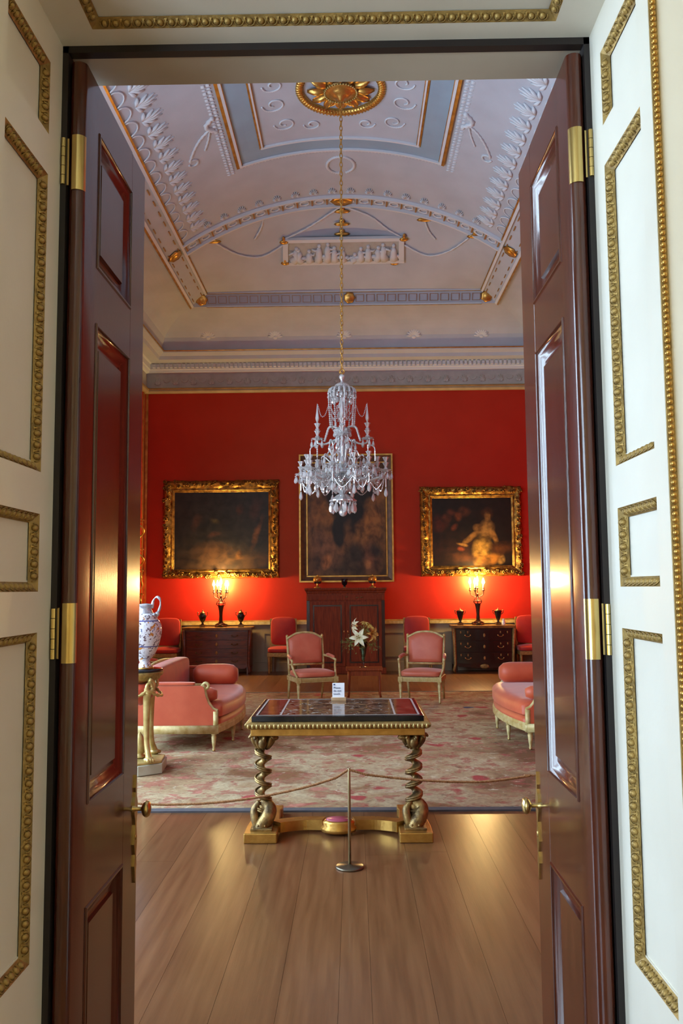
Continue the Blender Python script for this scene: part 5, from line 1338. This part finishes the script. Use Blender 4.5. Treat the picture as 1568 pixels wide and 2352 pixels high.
MB().lathe([(0.001,0),(0.075,0.0),(0.078,0.012),(0.055,0.03),(0.045,0.06),(0.05,0.085),(0.085,0.12),(0.118,0.19),(0.142,0.28),(0.150,0.34),(0.145,0.39),(0.118,0.43),(0.108,0.45),(0.115,0.46),(0.105,0.475),(0.085,0.49),(0.001,0.495)], n=36).build('body', PORC, jar, True)
MB().lathe([(0.078,0.488),(0.062,0.505),(0.055,0.53),(0.065,0.56),(0.072,0.565),(0.05,0.575),(0.001,0.58)], n=24).build('neck', PGREY, jar, True)
MB().lathe([(0.079,0.0),(0.082,0.008),(0.078,0.016)], n=28).build('gilt_foot_ring', GILT, jar, True)
for s in (1, -1):
    P = spline([(s*0.062,0,0.535),(s*0.070,0,0.60),(s*0.10,0,0.635),(s*0.130,0,0.615),(s*0.135,0,0.56),(s*0.118,0,0.505),(s*0.10,0,0.47)], 5)
    MB().tube(P, [0.010+0.004*math.sin(6*PI*k/len(P)) for k in range(len(P))], 8).build('handle', PGREY, jar, True)
    MB().ell((s*0.112,-0.02,0.485), (0.022,0.022,0.022), 8, 6).ell((s*0.092,-0.045,0.48), 0.016, 8, 6).build('handle_mask', PGREY, jar, True)
# ---------------------------------------------------------------- paintings on the end wall
def painting_frame(label, outer, inner, canvas_mat, carved=True, depth=0.10, group='oil paintings on the end wall'):
    (x0, x1, z0, z1), (a0, a1, c0, c1) = outer, inner
    cx, cz = (x0+x1)/2, (z0+z1)/2
    t = thing('painting', label, 'painting', (cx, YF, cz), 0, group)
    x0 -= cx; x1 -= cx; a0 -= cx; a1 -= cx; z0 -= cz; z1 -= cz; c0 -= cz; c1 -= cz
    MB().box(a0-0.01, a1+0.01, -0.045, -0.03, c0-0.01, c1+0.01).build('canvas', canvas_mat, t)
    prof = ([(0.0,0.0),(0.0,0.05),(0.08,0.075),(0.25,0.115),(0.5,0.10),(0.7,0.07),(0.82,0.075),(0.86,0.06),(0.94,0.055),(1.0,0.045)] if carved else [(0.0,0.0),(0.0,0.09),(0.08,0.10),(0.12,0.085),(0.3,0.075),(0.6,0.06),(0.82,0.058),(0.86,0.066),(0.92,0.066),(1.0,0.045)])
    o = [(x0,z0),(x1,z0),(x1,z1),(x0,z1)]; q = [(a0,c0),(a1,c0),(a1,c1),(a0,c1)]
    for k in range(4):
        oa, ob, qa, qb = Vector(o[k]), Vector(o[(k+1) % 4]), Vector(q[k]), Vector(q[(k+1) % 4])
        nu = 46 if carved else 4
        def fn(u, v):
            s = v*(len(prof)-1); i = min(int(s), len(prof)-2); f = s-i
            w = prof[i][0]+(prof[i+1][0]-prof[i][0])*f; h = prof[i][1]+(prof[i+1][1]-prof[i][1])*f
            p = oa.lerp(ob, u).lerp(qa.lerp(qb, u), w)
            if carved and 0.04 < w < 0.8:
                h += 0.035*noise.noise((p.x*11, p.y*11, k*3.1))*math.sin(PI*min(1,w/0.8)); 
                h += 0.018*noise.noise((p.x*26, p.y*26, k*1.7))
            if carved and w < 0.06 and v > 0.05:
                d = (p-Vector((0,0))).normalized()*0.022*noise.noise((p.x*13, p.y*13, 9.0)); p = p+d
            return (p.x, -h, p.y)
        m = MB().grid(fn, nu, 18 if carved else 9)
        smooth_angle(m.build('frame_side', FRAMEGILT if carved else BROWNF, t), 45)
    if carved:
        lf = MB()
        for (a, l) in ((0.0,0.075),(0.75,0.06),(-0.75,0.06),(1.5,0.045),(-1.5,0.045)):
            lf.tube([(0,0,0), (math.cos(a)*l*0.6,-0.03,math.sin(a)*l*0.6), (math.cos(a)*l,-0.005,math.sin(a)*l)], [0.010,0.017,0.005], 5)
        lf.ell((0,-0.012,0), (0.022,0.02,0.022), 7, 5)
        lm = lf.mesh('leaf_scroll', FRAMEGILT, True)
        W_ = (a0-x0)
        for k in range(4):
            oa, ob = Vector(o[k]), Vector(o[(k+1) % 4]); L = (ob-oa).length; n = int(L/0.088)
            tdir = (ob-oa).normalized(); inn = Vector((-tdir.y, tdir.x))
            for i in range(n):
                p = oa+tdir*(L*(i+0.5)/n)+inn*W_*0.30; r = 1 if i % 2 else -1
                an = random.uniform(-0.9, 0.9)+(PI if r < 0 else 0); ux = tdir*math.cos(an)+inn*math.sin(an); uz = inn*math.cos(an)-tdir*math.sin(an)
                sz_ = random.uniform(0.8, 1.15); p = p+inn*W_*random.uniform(-0.12, 0.16)
                link('carved_leaf', lm, t, M=frameM((p.x, -0.098, p.y), (ux.x, 0, ux.y), (0,1,0), (uz.x, 0, uz.y), (sz_,1,sz_)))
    else:
        mm = MB()
        for (a, b, c, d, h) in ((x0,x1,z0,z0+0.03,0.11),(x0,x1,z1-0.03,z1,0.11),(x0,x0+0.03,z0+0.03,z1-0.03,0.11),(x1-0.03,x1,z0+0.03,z1-0.03,0.11)): mm.box(a, b, -h, -0.05, c, d)
        mm.build('gilt_outer_edge', GILT, t)
        mm = MB()
        for (a, b, c, d) in ((a0-0.03,a1+0.03,c0-0.03,c0-0.008),(a0-0.03,a1+0.03,c1+0.008,c1+0.03),(a0-0.03,a0-0.008,c0,c1),(a1+0.008,a1+0.03,c0,c1)): mm.box(a, b, -0.072, -0.04, c, d)
        mm.build('gilt_inner_edge', GILT, t)
    return t
BROWNF = MAT('brown_gilt_frame', (96,58,22), 0.4, 0.3, c2=(72,42,18), scale=12)
def rc(px0, py0, px1, py1, Y=16.4):
    a, b = at(px0, py0, Y), at(px1, py1, Y); return (a.x, b.x, b.z, a.z)
pL = painting('dark_pastoral_oil', (46,40,36), (62,54,47), [
    (0.50,0.02,0.42,0.24,0.0,(92,64,42),0.5), (0.44,0.18,0.20,0.13,0.4,(104,70,44),0.5), (0.80,0.10,0.22,0.10,0.0,(96,66,38),0.5),
    (0.86,0.78,0.05,0.12,0.1,(100,60,40),0.6), (0.69,0.75,0.03,0.05,0,(124,74,50),0.6), (0.88,0.47,0.025,0.16,0.3,(140,88,44),0.6),
    (0.24,0.60,0.035,0.08,0.2,(104,66,46),0.6), (0.42,0.62,0.05,0.035,0.3,(112,98,52),0.6), (0.42,0.45,0.06,0.025,-0.4,(112,70,56),0.6), (0.69,0.18,0.03,0.06,0,(146,96,44),0.6)], 0.14, 5, 0.33)
painting_frame('wide dark oil painting in carved gilt frame over the rosewood chest', rc(374,1104,640,1327), rc(400,1131,616,1306), pL)
pC = painting('dark_figure_group_oil', (136,92,44), (108,76,40), [
    (0.50,0.10,0.50,0.12,0.0,(62,46,32),0.5), (0.25,0.25,0.18,0.13,0.3,(110,76,52),0.5), (0.24,0.12,0.06,0.05,0.0,(168,112,66),0.5), (0.76,0.17,0.12,0.10,0.2,(116,74,50),0.5), (0.75,0.10,0.05,0.03,0.2,(158,108,64),0.5),
    (0.62,0.20,0.14,0.09,0.5,(46,36,28),0.5), (0.86,0.22,0.07,0.06,0.0,(48,38,30),0.6), (0.5,0.90,0.5,0.16,0,(70,48,26),0.6),
    (0.52,0.60,0.23,0.17,0.2,(20,16,13),0.18), (0.34,0.68,0.09,0.16,-0.6,(20,16,13),0.2), (0.68,0.76,0.10,0.13,-0.5,(28,22,17),0.3), (0.80,0.74,0.09,0.05,0.1,(28,22,17),0.3), (0.41,0.40,0.09,0.17,0.15,(22,17,14),0.2), (0.56,0.42,0.05,0.08,-0.4,(34,25,18),0.4), (0.52,0.36,0.05,0.10,0,(92,62,34),0.6)], 0.10, 6, 1.25)
painting_frame('tall brown oil painting with dark figure behind the chandelier', rc(686,1044,905,1336), rc(706,1065,887,1320), pC, carved=False)
pR = painting('seated_woman_oil', (30,20,15), (42,28,20), [
    (0.25,0.22,0.38,0.22,0.0,(58,26,16),0.5), (0.08,0.62,0.10,0.10,0.5,(108,44,26),0.5), (0.18,0.70,0.05,0.05,0,(126,62,36),0.5), (0.25,0.78,0.05,0.04,0.4,(112,56,34),0.5), (0.40,0.79,0.07,0.06,-0.6,(120,66,40),0.5), (0.33,0.72,0.04,0.05,0,(150,80,46),0.5), (0.28,0.57,0.03,0.05,0.6,(140,66,36),0.5),
    (0.70,0.76,0.06,0.07,0,(110,62,28),0.5), (0.70,0.72,0.035,0.055,0,(206,148,84),0.4),
    (0.68,0.52,0.09,0.13,0.1,(204,150,84),0.35), (0.58,0.55,0.06,0.05,0.6,(190,136,74),0.4), (0.49,0.42,0.035,0.12,0.85,(188,132,68),0.4), (0.38,0.31,0.06,0.02,0.3,(196,140,72),0.4), (0.78,0.42,0.03,0.10,-0.2,(186,130,68),0.4),
    (0.62,0.25,0.10,0.16,0.1,(208,156,74),0.35), (0.58,0.10,0.06,0.09,0.2,(196,140,56),0.4), (0.72,0.10,0.14,0.07,-0.3,(176,112,42),0.4), (0.86,0.09,0.035,0.06,0.3,(200,150,84),0.4), (0.86,0.26,0.14,0.07,-0.2,(112,62,26),0.5), (0.36,0.25,0.04,0.03,0,(160,72,36),0.5), (0.40,0.12,0.2,0.05,0.1,(96,50,22),0.6)], 0.05, 7, 0.34)
painting_frame('oil painting of a seated woman in carved gilt frame over the lacquer chest', rc(964,1118,1203,1322), rc(992,1144,1178,1298), pR)

# ---------------------------------------------------------------- gilt pier glass on the left wall, near the corner
pg = thing('pier_glass', 'gilt scrolled mirror frame on the left wall near the corner', 'mirror', (XL, 15.25, 0), 0)
MIR = MAT('mirror_glass', (0.75,0.75,0.75), 0.03, 1.0)
MB().box(0.01, 0.02, -0.45, 0.45, 1.05, 3.1).build('mirror_plate', MIR, pg)
for s in (-1, 1):
    MB().box(0.0, 0.06, s*0.49-0.045, s*0.49+0.045, 1.0, 3.15).build('frame_stile', GILT, pg, bevel=0.01)
    for (zz0, fl) in ((1.75, 1), (2.15, -1), (1.3, 1), (2.7, -1)):
        P = []
        for k in range(26):
            u = k/25; P.append((0.07+0.10*math.sin(u*PI)+0.05*math.sin(u*3*PI)*fl*0.4, s*(0.50+0.05*math.sin(u*2*PI)), zz0-0.18+0.38*u))
        MB().tube(P, [0.012+0.006*math.sin(PI*k/25) for k in range(26)], 7).build('scroll', GILT, pg, True)
        MB().tube(arc((0.15, s*0.5, zz0+0.19), 0.035, 0, 1.7*PI, 12, (1,0,0), (0,0,1)), 0.010, 6).build('scroll', GILT, pg, True)
for z in (1.0, 3.15): MB().box(0.0, 0.06, -0.53, 0.53, z-0.045, z+0.045).build('frame_rail', GILT, pg, bevel=0.01)

# ---------------------------------------------------------------- crystal chandelier
CPX, S_ = 787.0, 0.1913
CXc = at(CPX, 1100, YC).x
def cz(yz): return at(CPX, 840+S_*yz, YC).z
PXM = F/YC*1.0
def cr(r): return r*S_/(F/(YC+0.25))
Z0 = cz(1810)
ch = thing('chandelier', 'large cut crystal chandelier hanging from a gilt chain', 'chandelier', (CXc, YC, Z0))
def LZ(yz): return cz(yz)-Z0
def prof(l): return [(max(0.0008, cr(r)), LZ(y)) for r, y in l]
# chain
chain = bpy.data.objects.new('chain', None); COL.objects.link(chain); chain.parent = ch
def loop(hw_, hh, r):
    P = [(hw_*math.cos(a), 0, hh*math.sin(a)) for a in [2*PI*k/12 for k in range(13)]]; return MB().tube(P, r, 5, False)
lk = loop(0.017, 0.037, 0.0058).mesh('chain_link', GILT, True)
zt, zb = ZC-0.19-Z0, LZ(60)
n = int((zt-zb)/0.058); step = (zt-zb)/n
xoff = RC[0]-CXc
for k in range(n+1):
    u = k/n; link('chain_link', lk, chain, M=Matrix.Translation((xoff*u, 0, zb+step*k)) @ Matrix.Rotation(PI/2*(k % 2)+0.4, 4, 'Z'))
MB().tube(arc((0,0,LZ(70)), 0.03, -0.5*PI, 1.3*PI, 14), 0.006, 6).build('hook', GILT, chain, True)
flat = lambda m, name, par=ch: m.build(name, CRYSTAL, par)
MB().lathe(prof([(3,100),(22,108),(36,130),(34,150),(18,168),(15,190),(26,205),(40,212)][::-1]), n=12).build('finial', CRYSTAL, ch, True)
MB().lathe(prof([(38,208),(62,218),(84,238),(96,262),(108,272),(112,284),(100,290),(84,270),(30,240)]), n=32, lobes=16, amp=0.03).build('canopy', CRYSTAL, ch)
MB().lathe(prof([(16,300),(40,330),(46,352),(30,380),(26,420),(44,460),(48,490),(30,520),(24,560),(36,600),(30,640),(20,680),(26,720),(60,745),(30,760),(22,880),(34,905),(26,930),(36,980),(52,1060),(56,1120),(40,1165),(60,1185)][::-1]), n=12).build('shaft', CRYSTAL, ch)
MB().lathe(prof([(14,740),(95,762),(110,775),(100,790),(80,815),(40,835),(14,840)]), n=24, lobes=12, amp=0.05).build('upper_bowl', CRYSTAL, ch)
MB().lathe(prof([(40,1165),(85,1175),(92,1200),(62,1225),(60,1245),(100,1262),(110,1285),(95,1310),(130,1335),(152,1360),(150,1390),(120,1405),(40,1405)][::-1]), n=24, lobes=12, amp=0.04).build('receiver_bowl', CRYSTAL, ch)
MB().lathe(prof([(30,1400),(110,1402),(112,1425),(60,1445),(30,1446)][::-1]), n=24).build('silvered_plate', STEEL, ch, True)
MB().lathe(prof([(30,1440),(95,1445),(98,1470),(78,1505),(45,1530),(30,1545)][::-1]), n=24, lobes=12, amp=0.05).build('lower_bowl', CRYSTAL, ch)
MB().lathe(prof([(30,1540),(60,1548),(88,1570),(118,1590),(150,1615),(152,1630),(120,1620),(80,1600),(30,1590)][::-1]), n=32, lobes=8, amp=0.07).build('bottom_dish', CRYSTAL, ch)
# drops
def drop(h, r): return MB().lathe([(0.0006,-h),(r*0.75,-h*0.86),(r,-h*0.68),(r*0.82,-h*0.45),(r*0.30,-h*0.16),(0.0006,-h*0.06)], n=6)
dbig = drop(0.150, 0.030).ell((0,0,0.002), 0.010, 6, 4).mesh('drop_big', CRYSTAL)
dmid = drop(0.088, 0.019).ell((0,0,0.004), 0.009, 6, 4).mesh('drop_mid', CRYSTAL)
dsml = drop(0.055, 0.012).ell((0,0,0.003), 0.006, 6, 4).mesh('drop_small', CRYSTAL)
def hang(me, r, a, z, name='pendant_drop', par=ch): return link(name, me, par, M=Matrix.Translation((r*math.cos(a), r*math.sin(a), z)) @ Matrix.Rotation(a+0.3, 4, 'Z'))
for k in range(8):
    a = 2*PI*k/8+0.2; hang(dbig, cr(140), a, LZ(1625)); 
    hang(dsml, cr(152), a+0.39, LZ(1632))
    hang(dmid, cr(110), a, LZ(380)); hang(dsml, cr(80), a+0.39, LZ(345))
    hang(dmid, cr(60), a, LZ(1560))
for k in range(20):
    a = 2*PI*k/20; hang(dsml, cr(165), a, LZ(342)); hang(dsml, cr(100), a, LZ(800)); hang(dsml, cr(150), a, LZ(1392)); hang(dmid, cr(112), a+0.15, LZ(1425))
MB().ell((0,0,LZ(1762)), cr(48), 10, 7).build('pendant_ball', CRYSTAL, ch)
MB().tube([(0,0,LZ(1600)),(0,0,LZ(1720))], [0.006,0.016], 6).build('ball_stem', CRYSTAL, ch)
def beads(pts, r, n, name='bead_swag', par=ch):
    P = spline(pts, 10); L = [0]
    for a, b in zip(P, P[1:]): L.append(L[-1]+(b-a).length)
    m = MB()
    for k in range(n):
        t = L[-1]*k/(n-1); i = max(j for j in range(len(L)) if L[j] <= t+1e-9); i = min(i, len(P)-2)
        p = P[i].lerp(P[i+1], (t-L[i])/max(1e-9, L[i+1]-L[i])); rr = r(k/(n-1)) if callable(r) else r
        m.lathe([(0.0005,-rr),(rr*0.85,-rr*0.45),(rr*0.85,rr*0.45),(0.0005,rr)], p, 5)
    return m.build(name, CRYSTAL, par)
V3 = lambda r, a, yz: Vector((cr(r)*math.cos(a), cr(r)*math.sin(a), LZ(yz)))
# strands from the canopy down to the upper tier
for k in range(8):
    a = 2*PI*k/8+0.2
    beads([V3(162,a,345), V3(160,a,500), V3(150,a,640), V3(142,a,735)], lambda u: 0.017-0.005*math.sin(PI*u), 17, 'crystal_strand')
    a2 = a+2*PI/8
    beads([V3(150,a,500), V3(100,(a+a2)/2,580), V3(60,a2,480)], 0.0075, 13)
    beads([V3(150,a,580), V3(95,(a+a2)/2,655), V3(45,a2,560)], 0.0075, 13)
def arm(name, pts, r=0.014, mat=CRYSTAL):
    P = spline(pts, 6)
    m = MB(); n = len(P); m.tube(P, [r*(0.85+0.3*(k % 2)) for k in range(n)], 7); return m.build(name, mat, ch, True)
for k in range(16):
    a = 2*PI*k/16+0.2; arm('canopy_rib', [V3(96,a,272), V3(128,a,276), V3(152,a,296), V3(165,a,345)], 0.014)
    hang(dmid, cr(130), a+0.1, LZ(305))
# upper tier: four arms with cups and spires
cup = MB()
cup.lathe([(0.008,0.0),(0.024,0.018),(0.012,0.035),(0.018,0.055),(0.026,0.075),(0.036,0.09),(0.020,0.085),(0.001,0.08)], n=12, lobes=6, amp=0.14)
cup = cup.mesh('candle_cup', CRYSTAL)
pan = MB().lathe([(0.006,0.0),(0.03,0.006),(0.062,0.022),(0.075,0.016),(0.062,0.012),(0.03,-0.004),(0.006,-0.006)], n=20, lobes=10, amp=0.07).mesh('drip_pan', CRYSTAL)
spire = MB().lathe([(0.004,0.0),(0.019,0.045),(0.022,0.065),(0.012,0.14),(0.001,0.245)], n=6).ell((0,0,0), 0.014, 6, 4).mesh('spire', CRYSTAL)
for k in range(4):
    a = 2*PI*k/4+0.0; ca = Vector((math.cos(a), math.sin(a), 0))
    A = arm('upper_arm', [V3(30,a,860), V3(120,a,905), V3(210,a,940), V3(285,a,930), V3(297,a,895)], 0.013)
    link('drip_pan', pan, A, V3(297,a,890)); link('candle_cup', cup, A, V3(297,a,868)); link('candle_cup', cup, A, V3(297,a,780))
    link('spire', spire, A, V3(297,a,690))
    for q in range(5): 
        aa = a+2*PI*q/5; o = V3(297,a,895)+Vector((0.068*math.cos(aa), 0.068*math.sin(aa), 0)); link('pendant_drop', dmid, A, o)
    beads([V3(290,a,470), V3(250,a,600), V3(205,a,590), V3(165,a,480)], 0.008, 17)
    arm('crook', [V3(60,a,745), V3(110,a,730), V3(160,a,745), V3(190,a,830), V3(215,a,910)], 0.014)
    arm('crook', [V3(285,a,960), V3(330,a,955), V3(375,a,985), V3(385,a,1030)], 0.008)
    beads([V3(384,a,1035), V3(384,a,1090), V3(384,a,1140)], 0.010, 7, 'crystal_strand')
    beads([V3(300,a,960), V3(300,a,1020), V3(300,a,1090)], 0.012, 7, 'crystal_strand')
    link('pendant_drop', dbig, ch, V3(300,a,1095))
for k in range(8):
    a = 2*PI*(k+0.5)/8
    arm('cane', [V3(70,a,1190), V3(110,a,1050), V3(125,a,930), V3(150,a,900), V3(165,a,940)], 0.011)
    hang(dmid, cr(165), a, LZ(945))
    beads([V3(60,a,840), V3(110,a+0.3,930), V3(160,a+0.2,1010), V3(210,a,1090)], 0.009, 18)
    arm('cane', [V3(60,a+0.2,1230), V3(150,a+0.2,1150), V3(230,a+0.2,1080), V3(255,a+0.2,1100)], 0.009)
    hang(dmid, cr(255), a+0.2, LZ(1105))
# lower tier: twelve arms
NA = 12
for k in range(NA):
    a = 2*PI*(k+0.5)/NA; R_ = 520 if k % 2 else 430; dz = 0 if k % 2 else -45
    A = arm('lower_arm', [V3(70,a,1285), V3(170,a,1350), V3(300,a,1385), V3(400,a,1370), V3(R_-25,a,1335+dz), V3(R_,a,1300+dz)], 0.0155)
    link('drip_pan', pan, A, V3(R_,a,1296+dz)); link('candle_cup', cup, A, V3(R_,a,1280+dz)); link('candle_cup', cup, A, V3(R_,a,1215+dz))
    for q in range(6):
        aa = a+2*PI*q/6; o = V3(R_,a,1306+dz)+Vector((0.070*math.cos(aa), 0.070*math.sin(aa), 0)); link('pendant_drop', dmid, A, o)
    beads([V3(R_,a,1345+dz), V3(R_,a,1400+dz), V3(R_,a,1470+dz)], 0.011, 9, 'crystal_strand')
    link('pendant_drop', dbig, A, M=Matrix.Translation(V3(R_,a,1478+dz)) @ Matrix.Scale(0.8, 4))
    a2 = 2*PI*(k+1.5)/NA; R2 = 520 if (k+1) % 2 else 430
    beads([V3(R_-20,a,1380), V3((R_+R2)/2*0.94,(a+a2)/2,1510), V3(R2-20,a2,1380)], 0.009, 21)
    for q in range(3): beads([V3(R_*0.3+90*q,a+0.1,1330), V3(R_*0.3+60+90*q,a+0.2,1400+20*q), V3(R_*0.3+90*q,a+0.42,1330)], 0.010, 11)
    link('candle_cup', cup, A, V3(R_*0.55,a,1360)); link('spire', spire, A, M=Matrix.Translation(V3(R_*0.55,a,1270)) @ Matrix.Scale(0.55, 4))
    hang(dmid, cr(330), a, LZ(1420)); hang(dmid, cr(240), a+0.13, LZ(1425)); hang(dsml, cr(180), a, LZ(1430))
    beads([V3(120,a,1300), V3(200,a,1290), V3(300,a,1300), V3(400,a,1260+dz)], 0.011, 17)
